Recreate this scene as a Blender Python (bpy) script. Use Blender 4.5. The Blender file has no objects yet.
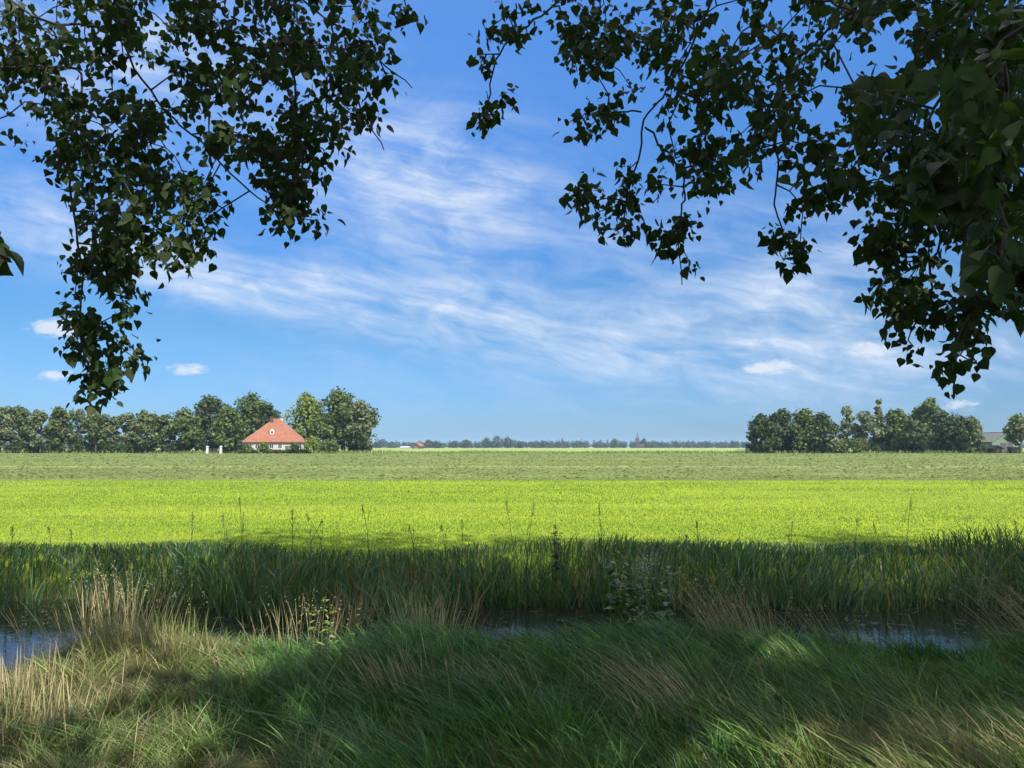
import bpy, math, random
import numpy as np
from math import radians as rad

# ------------------------------------------------------------------ camera
sc = bpy.context.scene
FPX, W, H = 773.0, 1024.0, 768.0
PITCH = math.atan(63.0 / FPX)
CAMZ = 1.6
cam = bpy.data.cameras.new("camera")
cam.sensor_width = 36.0
cam.lens = FPX / W * 36.0
cam.clip_start = 0.05
cam.clip_end = 12000.0
camo = bpy.data.objects.new("camera", cam)
camo.location = (0, 0, CAMZ)
camo.rotation_euler = (math.pi / 2 + PITCH, 0, 0)
sc.collection.objects.link(camo)
sc.camera = camo

# ------------------------------------------------------------------ light
SUN_EL, SUN_AZ = rad(44), rad(33)        # the sun stands behind the viewer, a little to the right
SUN_STRENGTH, SKY_STRENGTH, EXPOSURE = 4.6, 0.11, 1.20
sun_vec = np.array((math.sin(SUN_AZ) * math.cos(SUN_EL), -math.cos(SUN_AZ) * math.cos(SUN_EL), math.sin(SUN_EL)))
sl = bpy.data.lights.new("sun", 'SUN')
sl.energy = SUN_STRENGTH
sl.angle = rad(0.5)
sl.color = (1.0, 0.95, 0.86)
so = bpy.data.objects.new("sun", sl)
so.rotation_euler = (math.pi / 2 - SUN_EL, 0, SUN_AZ)
so.location = (20, -40, 40)
sc.collection.objects.link(so)
vs = sc.view_settings
vs.view_transform = 'Standard'
vs.look = 'None'
vs.gamma = 1.0
vs.exposure = EXPOSURE
vs.use_curve_mapping = False
sc.cycles.use_denoising = True
sc.cycles.max_bounces = 8
sc.cycles.transparent_max_bounces = 8
sc.cycles.volume_bounces = 0


class NT:
    """small helper to write node trees"""
    def __init__(self, tree):
        self.t = tree

    def n(self, typ, **kw):
        nd = self.t.nodes.new(typ)
        for k, v in kw.items():
            setattr(nd, k, v)
        return nd

    def put(self, v, sock):
        if hasattr(v, 'links') or isinstance(v, bpy.types.NodeSocket):
            self.t.links.new(v, sock)
        else:
            sock.default_value = v

    def m(self, op, a, b=0.0, c=None, clamp=False):
        nd = self.n('ShaderNodeMath', operation=op, use_clamp=clamp)
        self.put(a, nd.inputs[0])
        self.put(b, nd.inputs[1])
        if c is not None:
            self.put(c, nd.inputs[2])
        return nd.outputs[0]

    def step(self, x, a, b):
        nd = self.n('ShaderNodeMapRange', interpolation_type='SMOOTHSTEP')
        self.put(x, nd.inputs[0])
        nd.inputs[1].default_value = a
        nd.inputs[2].default_value = b
        return nd.outputs[0]

    def mix(self, f, a, b):
        nd = self.n('ShaderNodeMix', data_type='RGBA')
        self.put(f, nd.inputs[0])
        self.put(a, nd.inputs[6])
        self.put(b, nd.inputs[7])
        return nd.outputs[2]

    def noise(self, vec, scale, detail=4.0, rough=0.55, dist=0.0):
        nd = self.n('ShaderNodeTexNoise')
        self.put(vec, nd.inputs['Vector'])
        nd.inputs['Scale'].default_value = scale
        nd.inputs['Detail'].default_value = detail
        nd.inputs['Roughness'].default_value = rough
        nd.inputs['Distortion'].default_value = dist
        return nd.outputs[0]

    def comb(self, x, y, z):
        nd = self.n('ShaderNodeCombineXYZ')
        for i, v in enumerate((x, y, z)):
            self.put(v, nd.inputs[i])
        return nd.outputs[0]

    def sep(self, v):
        nd = self.n('ShaderNodeSeparateXYZ')
        self.put(v, nd.inputs[0])
        return nd.outputs


def c4(c):
    return (c[0], c[1], c[2], 1.0)


# ------------------------------------------------------------------ sky
world = bpy.data.worlds.new("World")
sc.world = world
world.use_nodes = True
wt = world.node_tree
wt.nodes.clear()
k = NT(wt)
out = k.n('ShaderNodeOutputWorld')
bg = k.n('ShaderNodeBackground')
bg.inputs[1].default_value = SKY_STRENGTH
sky = k.n('ShaderNodeTexSky', sky_type='NISHITA')
sky.sun_disc = False
sky.sun_elevation = SUN_EL
sky.sun_rotation = math.pi - SUN_AZ
sky.altitude = 0
sky.air_density = 1.0
sky.dust_density = 0.4
sky.ozone_density = 2.6
tc = k.n('ShaderNodeTexCoord')
dx, dy, dz = k.sep(tc.outputs['Generated'])
# a clear deep blue air away from the sun: the low sky ahead is bluer and dimmer than towards the sun
cr = k.n('ShaderNodeValToRGB')
k.put(dz, cr.inputs[0])
el = cr.color_ramp.elements
STOPS = [(0.0, (.160, .265, .50)), (.028, (.166, .275, .47)), (.067, (.168, .290, .47)), (.15, (.168, .32, .455)), (.28, (.205, .41, .63)), (.50, (.40, .69, 1.0)), (.62, (.7, .85, 1))]
el[0].position, el[0].color = STOPS[0][0], STOPS[0][1] + (1,)
el[1].position, el[1].color = STOPS[-1][0], STOPS[-1][1] + (1,)
for p_, c_ in STOPS[1:-1]:
    e_ = el.new(p_)
    e_.color = c_ + (1,)
ahead = k.step(dy, -0.25, 0.15)
mul_ = k.mix(ahead, (0.8, 0.9, 1, 1), cr.outputs[0])
tint_ = k.n('ShaderNodeMix', data_type='RGBA', blend_type='MULTIPLY')
tint_.inputs[0].default_value = 1.0
wt.links.new(sky.outputs[0], tint_.inputs[6])
wt.links.new(mul_, tint_.inputs[7])
ys = k.m('MAXIMUM', dy, 0.05)
u = k.m('DIVIDE', dx, ys)          # tangent of the bearing and of the height in the sky
v = k.m('DIVIDE', dz, ys)


def U(px): return (px - 512) / FPX
def V(py): return (447 - py) / FPX


def gauss(cx, cy, rx, ry, ang=0.0):
    a = k.m('SUBTRACT', u, U(cx))
    b = k.m('SUBTRACT', v, V(cy))
    ca, sa = math.cos(ang), math.sin(ang)
    p = k.m('ADD', k.m('MULTIPLY', a, ca), k.m('MULTIPLY', b, sa))
    q = k.m('SUBTRACT', k.m('MULTIPLY', b, ca), k.m('MULTIPLY', a, sa))
    p = k.m('MULTIPLY', p, FPX / rx)
    q = k.m('MULTIPLY', q, FPX / ry)
    r2 = k.m('ADD', k.m('MULTIPLY', p, p), k.m('MULTIPLY', q, q))
    return k.m('POWER', math.e, k.m('MULTIPLY', r2, -1.0))


def total(lst):
    s = lst[0]
    for x in lst[1:]:
        s = k.m('ADD', s, x)
    return s


ang = rad(-11)
ca, sa = math.cos(ang), math.sin(ang)
al = k.m('ADD', k.m('MULTIPLY', u, ca), k.m('MULTIPLY', v, sa))
ac = k.m('SUBTRACT', k.m('MULTIPLY', v, ca), k.m('MULTIPLY', u, sa))
wv = k.noise(k.comb(u, v, 3.0), 3.0, 3.0)
acw = k.m('ADD', ac, k.m('MULTIPLY', k.m('SUBTRACT', wv, 0.5), 0.085))
n1 = k.noise(k.comb(k.m('MULTIPLY', al, 1.6), k.m('MULTIPLY', acw, 11.0), 0.0), 2.0, 9.0, 0.58)
n2 = k.noise(k.comb(k.m('MULTIPLY', al, 4.0), k.m('MULTIPLY', acw, 9.0), 5.0), 3.0, 8.0, 0.6, 0.6)
st = k.step(n1, 0.32, 0.72)
bl = k.step(n2, 0.28, 0.80)
tex = k.m('ADD', k.m('MULTIPLY', st, 0.50), k.m('MULTIPLY', bl, 0.62))
cm = total([gauss(440, 200, 120, 85, rad(-20)), gauss(400, 160, 110, 50, rad(-6)),
            gauss(470, 318, 330, 30, rad(-11)), gauss(250, 285, 160, 26, rad(-9)),
            gauss(800, 300, 130, 55, rad(18)), gauss(690, 345, 170, 30, rad(-6)),
            k.m('MULTIPLY', gauss(30, 215, 120, 42, rad(-14)), 0.8),
            k.m('MULTIPLY', gauss(960, 345, 140, 30, 0), 0.8),
            k.m('MULTIPLY', gauss(720, 250, 220, 70, rad(12)), 0.4),
            k.m('MULTIPLY', gauss(100, 40, 190, 90, 0), 0.9),
            k.m('MULTIPLY', gauss(560, 370, 700, 50, 0), 0.25)])
cir = k.m('MULTIPLY', k.m('MINIMUM', cm, 1.15), tex, clamp=True)
fine = k.noise(k.comb(k.m('MULTIPLY', al, 3.0), k.m('MULTIPLY', acw, 30.0), 2.0), 2.6, 9.0, 0.62, 0.35)
cir = k.m('MULTIPLY', cir, k.m('ADD', 0.58, k.m('MULTIPLY', k.step(fine, 0.22, 0.78), 0.60)), clamp=True)
# small fair-weather puffs low over the land
pn = k.noise(k.comb(k.m('MULTIPLY', u, 1.0), k.m('MULTIPLY', v, 2.2), 9.0), 60.0, 6.0, 0.65)
pm = total([gauss(186, 369, 22, 7), gauss(54, 375, 20, 6), gauss(42, 327, 19, 8), gauss(70, 326, 24, 13),
            gauss(781, 366, 20, 8), gauss(757, 369, 13, 6), gauss(874, 350, 28, 11), k.m('MULTIPLY', gauss(960, 405, 26, 8), 0.7),
            ])
puff = k.step(k.m('ADD', pm, k.m('MULTIPLY', k.m('SUBTRACT', pn, 0.5), 1.8)), 0.25, 1.05)
puff = k.m('MULTIPLY', puff, k.step(pm, 0.05, 0.45))
front = k.step(dy, 0.05, 0.2)
cir = k.m('MULTIPLY', cir, front)
puff = k.m('MULTIPLY', puff, k.m('MULTIPLY', front, 0.85))
CLOUD = (2.7, 3.15, 3.85, 1)
col = k.mix(cir, tint_.outputs[2], CLOUD)
col = k.mix(puff, col, (3.1, 3.35, 3.75, 1))
# bright broken cloud added out of view, overhead and behind, to lift the shade
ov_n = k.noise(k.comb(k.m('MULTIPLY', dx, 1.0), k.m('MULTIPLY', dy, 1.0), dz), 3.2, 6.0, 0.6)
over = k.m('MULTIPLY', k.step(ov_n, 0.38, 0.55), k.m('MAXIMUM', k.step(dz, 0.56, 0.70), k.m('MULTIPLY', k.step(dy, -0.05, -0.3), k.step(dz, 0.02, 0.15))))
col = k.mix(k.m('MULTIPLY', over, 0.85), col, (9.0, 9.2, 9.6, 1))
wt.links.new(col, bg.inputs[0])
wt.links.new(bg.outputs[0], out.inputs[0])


# ------------------------------------------------------------------ helpers
def at(px, py, Y):
    """the point at depth Y seen in the direction of a photo pixel"""
    a, b = (px - W / 2) / FPX, (H / 2 - py) / FPX
    cp, sp = math.cos(PITCH), math.sin(PITCH)
    d = np.array((a, cp - b * sp, sp + b * cp))
    return np.array((0, 0, CAMZ)) + d * (Y / d[1])


def link(o):
    sc.collection.objects.link(o)
    return o


def tag(o, label=None, cat=None, group=None, kind=None):
    if label: o['label'] = label
    if cat: o['category'] = cat
    if group: o['group'] = group
    if kind: o['kind'] = kind
    return o


def empty(name, loc=(0, 0, 0), rz=0.0):
    o = bpy.data.objects.new(name, None)
    o.empty_display_size = 0.3
    o.location = loc
    o.rotation_euler = (0, 0, rz)
    return link(o)


def mesh_np(name, Vt, faces, mat, parent=None, cols=None, smooth=False, loc=None):
    """Vt (n,3); faces: list of int arrays (m,k); cols (n,3) linear colour per vertex"""
    me = bpy.data.meshes.new(name)
    Vt = np.asarray(Vt, dtype=np.float32)
    me.vertices.add(len(Vt))
    me.vertices.foreach_set('co', Vt.ravel())
    faces = [np.asarray(f, dtype=np.int32) for f in faces if len(f)]
    idx = np.concatenate([f.ravel() for f in faces])
    tot = np.concatenate([np.full(len(f), f.shape[1], np.int32) for f in faces])
    start = np.concatenate(([0], np.cumsum(tot)[:-1])).astype(np.int32)
    me.loops.add(len(idx))
    me.loops.foreach_set('vertex_index', idx)
    me.polygons.add(len(tot))
    me.polygons.foreach_set('loop_start', start)
    me.polygons.foreach_set('loop_total', tot)
    if smooth:
        me.polygons.foreach_set('use_smooth', np.ones(len(tot), bool))
    if cols is not None:
        ca_ = me.color_attributes.new('tint', 'FLOAT_COLOR', 'POINT')
        cc = np.ones((len(Vt), 4), np.float32)
        cc[:, :3] = cols
        ca_.data.foreach_set('color', cc.ravel())
    me.materials.append(mat)
    me.update(calc_edges=True)
    me.validate()
    o = bpy.data.objects.new(name, me)
    if loc is not None: o.location = loc
    if parent is not None: o.parent = parent
    return link(o)


class MB:
    """collects boxes, prisms and tubes, links them as one mesh"""
    def __init__(self):
        self.v, self.f = [], []

    def add(self, vs_, fs_):
        n = len(self.v)
        self.v += [tuple(map(float, p)) for p in vs_]
        self.f += [tuple(i + n for i in f) for f in fs_]
        return self

    def box(self, x0, y0, z0, x1, y1, z1):
        return self.add([(x0, y0, z0), (x1, y0, z0), (x1, y1, z0), (x0, y1, z0), (x0, y0, z1), (x1, y0, z1), (x1, y1, z1), (x0, y1, z1)],
                        [(0, 3, 2, 1), (4, 5, 6, 7), (0, 1, 5, 4), (1, 2, 6, 5), (2, 3, 7, 6), (3, 0, 4, 7)])

    def tube(self, pts, radii, sides=6):
        pts = [np.array(p, float) for p in pts]
        rings = []
        for i, p in enumerate(pts):
            d = pts[min(i + 1, len(pts) - 1)] - pts[max(i - 1, 0)]
            d /= max(np.linalg.norm(d), 1e-9)
            a = np.cross(d, (0.31, 0.2, 0.93) if abs(d[2]) < 0.9 else (1, 0.1, 0))
            a /= np.linalg.norm(a)
            b = np.cross(d, a)
            for s in range(sides):
                t = 2 * math.pi * s / sides
                rings.append(p + radii[i] * (math.cos(t) * a + math.sin(t) * b))
        fs = []
        for i in range(len(pts) - 1):
            for s in range(sides):
                s2 = (s + 1) % sides
                fs.append((i * sides + s, i * sides + s2, (i + 1) * sides + s2, (i + 1) * sides + s))
        fs.append(tuple(range(sides))[::-1])
        fs.append(tuple((len(pts) - 1) * sides + s for s in range(sides)))
        return self.add(rings, fs)

    def build(self, name, mat, parent=None, smooth=False):
        me = bpy.data.meshes.new(name)
        me.from_pydata(self.v, [], self.f)
        me.materials.append(mat)
        if smooth:
            for p in me.polygons: p.use_smooth = True
        me.update()
        o = bpy.data.objects.new(name, me)
        if parent is not None: o.parent = parent
        return link(o)


def _hash(ix, iy, seed):
    h = (ix.astype(np.int64) * 374761393 + iy.astype(np.int64) * 668265263 + seed * 974711) & 0xFFFFFFFF
    h = ((h ^ (h >> 13)) * 1274126177) & 0xFFFFFFFF
    return ((h ^ (h >> 16)) & 0xFFFFFF) / float(0xFFFFFF)


def vnoise(x, y, seed=0):
    x, y = np.asarray(x, float), np.asarray(y, float)
    ix, iy = np.floor(x), np.floor(y)
    fx, fy = x - ix, y - iy
    fx, fy = fx * fx * (3 - 2 * fx), fy * fy * (3 - 2 * fy)
    a, b = _hash(ix, iy, seed), _hash(ix + 1, iy, seed)
    c, d = _hash(ix, iy + 1, seed), _hash(ix + 1, iy + 1, seed)
    return (a * (1 - fx) + b * fx) * (1 - fy) + (c * (1 - fx) + d * fx) * fy


def fbm(x, y, seed=0, o=3):
    s, a, t = 0.0, 0.5, 0.0
    for i in range(o):
        s = s + a * vnoise(x * 2 ** i, y * 2 ** i, seed + i * 17)
        t += a
        a *= 0.55
    return s / t


def sstep(x, a, b):
    t = np.clip((x - a) / (b - a), 0, 1)
    return t * t * (3 - 2 * t)


# ------------------------------------------------------------------ terrain profile
WATER_Z = -0.86
FIELD_Z = -0.30


def bank_edge(x):
    return 6.9 + 0.9 * (vnoise(x * 0.45 + 3, x * 0 + 1.5, 5) - 0.5) - 1.35 * sstep(-x, 3.35, 4.1) - 0.25 * sstep(x, 2.8, 3.3) * (1 - sstep(x, 4.0, 4.4))


def far_edge(x):
    return 12.25 - 0.9 * sstep(x, -4.8, -3.6) * (1 - sstep(x, -1.4, -0.4)) + 0.5 * (vnoise(x * 0.6, x * 0 + 8.5, 6) - 0.5)


def gz(x, y):
    x, y = np.asarray(x, float), np.asarray(y, float)
    e = bank_edge(x)
    near = 0.02 - 0.19 * sstep(y, 2.5, e) + 0.16 * (fbm(x * 0.9, y * 0.9, 3) - 0.5)
    hump = 0.26 * np.exp(-((x + 2.9) / 0.8) ** 2 - ((y - 6.1) / 0.8) ** 2)
    near = near + hump * (y < 9) + 0.09 * sstep(x, -1.6, -0.8) * (1 - sstep(x, 1.9, 2.6)) * sstep(y, 4.5, 6.2)
    dip = 0.12 * sstep(-x, 3.3, 4.1) + 0.05 * sstep(x, 2.7, 3.3) * (1 - sstep(x, 4.0, 4.4))
    near = near - dip * sstep(y, 4.4, 5.4)
    bott = -1.2
    z = near * (1 - sstep(y, e, e + 1.7)) + bott * sstep(y, e, e + 1.7)
    f = far_edge(x)
    up = sstep(y, f - 0.3, f + 1.7)
    fld = FIELD_Z + 0.05 * (fbm(x * 0.25, y * 0.25, 9) - 0.5) * (y < 200)
    return z * (1 - up) + fld * up


# ------------------------------------------------------------------ materials
def mat_new(name):
    m = bpy.data.materials.new(name)
    m.use_nodes = True
    t = m.node_tree
    t.nodes.clear()
    return m, NT(t)


def mat_plain(name, col, rough=0.7, var=0.25, scale=3.0, spec=0.3, bump=0.0, bscale=20.0):
    m, q = mat_new(name)
    o = q.n('ShaderNodeOutputMaterial')
    p = q.n('ShaderNodeBsdfPrincipled')
    tcn = q.n('ShaderNodeTexCoord')
    n = q.noise(tcn.outputs['Object'], scale, 5.0)
    a = tuple(x * (1 - var) for x in col) + (1,)
    b = tuple(min(1, x * (1 + var)) for x in col) + (1,)
    q.put(q.mix(n, a, b), p.inputs['Base Color'])
    p.inputs['Roughness'].default_value = rough
    p.inputs['Specular IOR Level'].default_value = spec
    if bump > 0:
        bn = q.n('ShaderNodeBump')
        bn.inputs['Strength'].default_value = bump
        q.put(q.noise(tcn.outputs['Object'], bscale, 4.0), bn.inputs['Height'])
        q.put(bn.outputs[0], p.inputs['Normal'])
    q.put(p.outputs[0], o.inputs[0])
    return m


def mat_leaf(name, transl=0.3, rough=0.45, spec=0.3, under=None, tcol=(1.25, 1.35, 0.5)):
    """leaf or blade coloured by the 'tint' attribute, letting some light through"""
    m, q = mat_new(name)
    o = q.n('ShaderNodeOutputMaterial')
    p = q.n('ShaderNodeBsdfPrincipled')
    at_ = q.n('ShaderNodeAttribute', attribute_name='tint')
    base = at_.outputs['Color']
    if under is not None:
        g = q.n('ShaderNodeNewGeometry')
        base_d = q.mix(g.outputs['Backfacing'], base, c4(under))
    else:
        base_d = base
    q.put(base_d, p.inputs['Base Color'])
    p.inputs['Roughness'].default_value = rough
    p.inputs['Specular IOR Level'].default_value = spec
    tr = q.n('ShaderNodeBsdfTranslucent')
    mm = q.n('ShaderNodeMix', data_type='RGBA', blend_type='MULTIPLY')
    mm.inputs[0].default_value = 1.0
    q.put(base, mm.inputs[6])
    mm.inputs[7].default_value = c4(tcol)
    q.put(mm.outputs[2], tr.inputs['Color'])
    mx = q.n('ShaderNodeMixShader')
    mx.inputs[0].default_value = transl
    q.put(p.outputs[0], mx.inputs[1])
    q.put(tr.outputs[0], mx.inputs[2])
    q.put(mx.outputs[0], o.inputs[0])
    return m


M_GRASS = mat_leaf('grass_blade', 0.35, 0.45, 0.25)
M_REED = mat_leaf('reed_blade', 0.28, 0.40, 0.35)
M_FIELD = mat_leaf('field_blade', 0.40, 0.55, 0.2, tcol=(1.02, 1.14, 0.9))
M_CROWN = mat_leaf('tree_foliage', 0.22, 0.6, 0.2)
M_POPLAR = mat_leaf('poplar_leaf', 0.34, 0.55, 0.14, under=(0.036, 0.050, 0.024))
M_STRAW = mat_leaf('dry_straw', 0.25, 0.6, 0.2, tcol=(1.1, 1.0, 0.8))
M_BARK = mat_plain('bark', (0.045, 0.040, 0.032), 0.9, 0.4, 6.0, 0.15, 0.6, 18.0)
M_TWIG = mat_plain('twig_bark', (0.05, 0.042, 0.032), 0.8, 0.3, 30.0, 0.2)
M_TILE = mat_plain('red_roof_tile', (0.170, 0.070, 0.042), 0.8, 0.55, 0.9, 0.2, 0.3, 6.0)
M_BRICK = mat_plain('red_brick', (0.13, 0.055, 0.042), 0.85, 0.3, 2.0, 0.2)
M_DBRICK = mat_plain('dark_brick', (0.06, 0.035, 0.03), 0.85, 0.3, 3.0, 0.2)
M_WHITE = mat_plain('white_paint', (0.34, 0.34, 0.335), 0.6, 0.06, 2.0, 0.3)
M_RENDER = mat_plain('pale_plaster', (0.30, 0.26, 0.23), 0.8, 0.12, 1.0, 0.2)
M_GLASS = mat_plain('window_glass', (0.03, 0.035, 0.04), 0.1, 0.2, 1.0, 0.6)
M_GREENWALL = mat_plain('green_sheet_wall', (0.080, 0.110, 0.078), 0.6, 0.12, 0.6, 0.3)
M_GREYROOF = mat_plain('grey_sheet_roof', (0.080, 0.084, 0.076), 0.8, 0.2, 0.5, 0.2)
M_DARK = mat_plain('dark_steel', (0.035, 0.035, 0.04), 0.5, 0.2, 2.0, 0.4)
M_WOOD = mat_plain('weathered_wood', (0.26, 0.23, 0.19), 0.85, 0.25, 4.0, 0.2)
M_SLATE = mat_plain('slate', (0.035, 0.037, 0.045), 0.7, 0.2, 0.5, 0.3)

# ground: soil under the bank grass, the bright ley, the mown swaths, the far pasture
m, q = mat_new('ground')
M_GROUND = m
o_ = q.n('ShaderNodeOutputMaterial')
p_ = q.n('ShaderNodeBsdfPrincipled')
p_.inputs['Roughness'].default_value = 0.95
p_.inputs['Specular IOR Level'].default_value = 0.05
geo = q.n('ShaderNodeNewGeometry')
gx, gy, gzz = q.sep(geo.outputs['Position'])
P = geo.outputs['Position']
soil = q.mix(q.noise(P, 2.5, 5.0), (0.028, 0.034, 0.013, 1), (0.075, 0.072, 0.03, 1))
fs1 = q.noise(q.comb(q.m('MULTIPLY', gx, 0.05), q.m('MULTIPLY', gy, 0.30), 0.0), 1.0, 5.0, 0.6)
fs2 = q.noise(P, 1.6, 6.0, 0.65)
fs3 = q.noise(q.comb(q.m('MULTIPLY', gx, 0.8), q.m('MULTIPLY', gy, 0.8), 0.0), 9.0, 4.0, 0.7)
br = q.mix(q.step(fs1, 0.3, 0.7), (0.135, 0.200, 0.012, 1), (0.200, 0.262, 0.016, 1))
br = q.mix(q.m('MULTIPLY', q.step(fs2, 0.35, 0.75), 0.45), br, (0.235, 0.275, 0.030, 1))
br = q.mix(q.m('MULTIPLY', q.step(fs3, 0.5, 0.8), 0.5), br, (0.085, 0.145, 0.010, 1))
# mown hay lies in rows running across the view
ms1 = q.noise(q.comb(q.m('MULTIPLY', gx, 0.10), q.m('MULTIPLY', gy, 0.45), 2.0), 1.0, 4.0, 0.6)
ms2 = q.noise(q.comb(q.m('MULTIPLY', gx, 0.9), q.m('MULTIPLY', gy, 0.45), 7.0), 1.0, 6.0, 0.7)
ms3 = q.noise(q.comb(q.m('MULTIPLY', gx, 0.03), q.m('MULTIPLY', gy, 0.09), 4.0), 1.0, 3.0)
hay = q.mix(q.step(ms1, 0.3, 0.7), (0.090, 0.117, 0.034, 1), (0.136, 0.156, 0.058, 1))
hay = q.mix(q.m('MULTIPLY', q.step(ms2, 0.45, 0.75), 0.7), hay, (0.085, 0.120, 0.032, 1))
hay = q.mix(q.m('MULTIPLY', q.step(ms2, 0.55, 0.25), 0.0), hay, (0.29, 0.30, 0.14, 1))
hay = q.mix(q.m('MULTIPLY', q.step(ms3, 0.45, 0.7), 0.45), hay, (0.150, 0.215, 0.040, 1))
stripe = q.m('MULTIPLY', q.step(gy, 72.0, 74.0), q.step(gy, 79.5, 77.5))
stripe = q.m('MULTIPLY', stripe, q.step(q.noise(q.comb(q.m('MULTIPLY', gx, 0.35), 1.0, 1.0), 1.0, 3.0), 0.25, 0.5))
hay = q.mix(q.m('MULTIPLY', stripe, 0.55), hay, (0.22, 0.23, 0.085, 1))
far = q.mix(q.noise(q.comb(q.m('MULTIPLY', gx, 0.004), q.m('MULTIPLY', gy, 0.02), 0.0), 1.0, 4.0),
            (0.15, 0.20, 0.055, 1), (0.21, 0.245, 0.085, 1))
wob = q.m('MULTIPLY', q.m('SUBTRACT', q.noise(q.comb(q.m('MULTIPLY', gx, 0.12), 0.0, 0.0), 1.0, 4.0), 0.5), 2.5)
gyw = q.m('ADD', gy, wob)
gc = q.mix(q.step(gy, 12.6, 13.6), soil, br)
gc = q.mix(q.step(gyw, 43.5, 45.0), gc, hay)
gc = q.mix(q.step(gyw, 236.0, 238.0), gc, (0.075, 0.125, 0.025, 1))
gc = q.mix(q.step(gyw, 246.0, 248.0), gc, far)
q.put(gc, p_.inputs['Base Color'])
bn = q.n('ShaderNodeBump')
bn.inputs['Strength'].default_value = 0.7
bn.inputs['Distance'].default_value = 0.25
q.put(q.m('ADD', q.m('MULTIPLY', fs2, 0.6), ms2), bn.inputs['Height'])
q.put(bn.outputs[0], p_.inputs['Normal'])
q.put(p_.outputs[0], o_.inputs[0])

# ditch water
m, q = mat_new('ditch_water')
M_WATER = m
o_ = q.n('ShaderNodeOutputMaterial')
p_ = q.n('ShaderNodeBsdfPrincipled')
geo = q.n('ShaderNodeNewGeometry')
P = geo.outputs['Position']
weed = q.step(q.noise(P, 3.4, 8.0, 0.75), 0.55, 0.66)
q.put(q.mix(weed, (0.010, 0.012, 0.008, 1), (0.035, 0.045, 0.015, 1)), p_.inputs['Base Color'])
q.put(q.m('ADD', q.m('MULTIPLY', weed, 0.5), 0.03), p_.inputs['Roughness'])
p_.inputs['IOR'].default_value = 1.33
p_.inputs['Specular IOR Level'].default_value = 0.5
bn = q.n('ShaderNodeBump')
bn.inputs['Strength'].default_value = 0.05
bn.inputs['Distance'].default_value = 0.05
q.put(q.noise(P, 7.0, 3.0), bn.inputs['Height'])
q.put(bn.outputs[0], p_.inputs['Normal'])
q.put(p_.outputs[0], o_.inputs[0])

# ------------------------------------------------------------------ ground and water
GR = 3900.0
ys_ = np.concatenate([-np.array([GR, 1500, 500, 200, 80, 40, 20, 12, 8]), np.arange(-6, 5, 0.5), np.arange(5, 15, 0.2),
                      np.arange(15, 30, 1.0), np.array([30, 36, 45, 60, 80, 110, 150, 200, 236, 248, 300, 500, 900, 1500, 2500, GR])])
xs_ = np.concatenate([-np.array([GR, 2000, 900, 400, 200, 100, 60, 40, 30, 24]), np.arange(-20, 20.01, 0.4),
                      np.array([24, 30, 40, 60, 100, 200, 400, 900, 2000, GR])])
GX, GY = np.meshgrid(xs_, ys_)
GZ = gz(GX, GY)
nx, ny = len(xs_), len(ys_)
ii = np.arange(nx * ny).reshape(ny, nx)
quads = np.stack([ii[:-1, :-1], ii[:-1, 1:], ii[1:, 1:], ii[1:, :-1]], -1).reshape(-1, 4)
g = mesh_np('ground', np.stack([GX, GY, GZ], -1).reshape(-1, 3), [quads], M_GROUND, smooth=True)
tag(g, 'flat green Dutch pasture running to the horizon beyond a ditch', 'ground', kind='structure')
w = mesh_np('water', [(-120, 6.2, WATER_Z), (120, 6.2, WATER_Z), (120, 13.6, WATER_Z), (-120, 13.6, WATER_Z)], [np.array([[0, 1, 2, 3]])], M_WATER)
tag(w, 'dark still ditch water between the grass bank and the reeds', 'water', kind='structure')


# ------------------------------------------------------------------ trees in the distance
def leaf_quads(C, N, S, rng, asp=1.0):
    """irregular small leaf clumps: centres C, normals N, sizes S"""
    n = len(C)
    N = N / np.linalg.norm(N, axis=1, keepdims=True)
    a = np.cross(N, rng.normal(size=(n, 3)))
    a /= np.linalg.norm(a, axis=1, keepdims=True)
    b = np.cross(N, a)
    vs_ = []
    for sx, sy in ((-1, -.35), (.25, -1), (1, .3), (-.2, 1)):
        j = rng.uniform(0.6, 1.15, (n, 2))
        vs_.append(C + a * (sx * j[:, :1] * S[:, None]) + b * (sy * j[:, 1:] * S[:, None] * asp) + N * (rng.uniform(-.3, .3, (n, 1)) * S[:, None]))
    Vt = np.stack(vs_, 1).reshape(-1, 3)
    F = np.arange(n * 4).reshape(n, 4)
    return Vt, F


def crown(blobs, n, size, rng, tints, shell=0.45, up=0.5):
    """leaf clumps spread through overlapping uneven lobes"""
    B = np.array([list(c) + list(r) for c, r in blobs])
    wgt = (B[:, 3] * B[:, 5]) ** 1.0
    bi = rng.choice(len(B), n, p=wgt / wgt.sum())
    d = rng.normal(size=(n, 3))
    d /= np.linalg.norm(d, axis=1, keepdims=True)
    rr = rng.uniform(0, 1, n) ** shell * (1 + 0.22 * (rng.uniform(0, 1, n) < 0.12))
    lump = 0.72 + 0.5 * vnoise(d[:, 0] * 2.2 + bi * 3.1, d[:, 2] * 2.2 + d[:, 1] * 1.7, 4)
    C = B[bi, :3] + d * (rr * lump)[:, None] * B[bi, 3:]
    N = d * 0.8 + rng.normal(size=(n, 3)) * 0.7 + np.array((0, 0, up))
    S = size * rng.uniform(0.6, 1.4, n)
    Vt, F = leaf_quads(C, N, S, rng)
    tb = np.array(tints)
    mixv = np.clip(rng.normal(0.5, 0.22, n) + (_hash(bi, bi * 0 + 3, 8) - 0.5) * 0.7, 0, 1)[:, None]
    c = tb[0] * (1 - mixv) + tb[1] * mixv
    c = c * rng.uniform(0.8, 1.2, (n, 1))
    return Vt, F, np.repeat(c, 4, axis=0)


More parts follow.
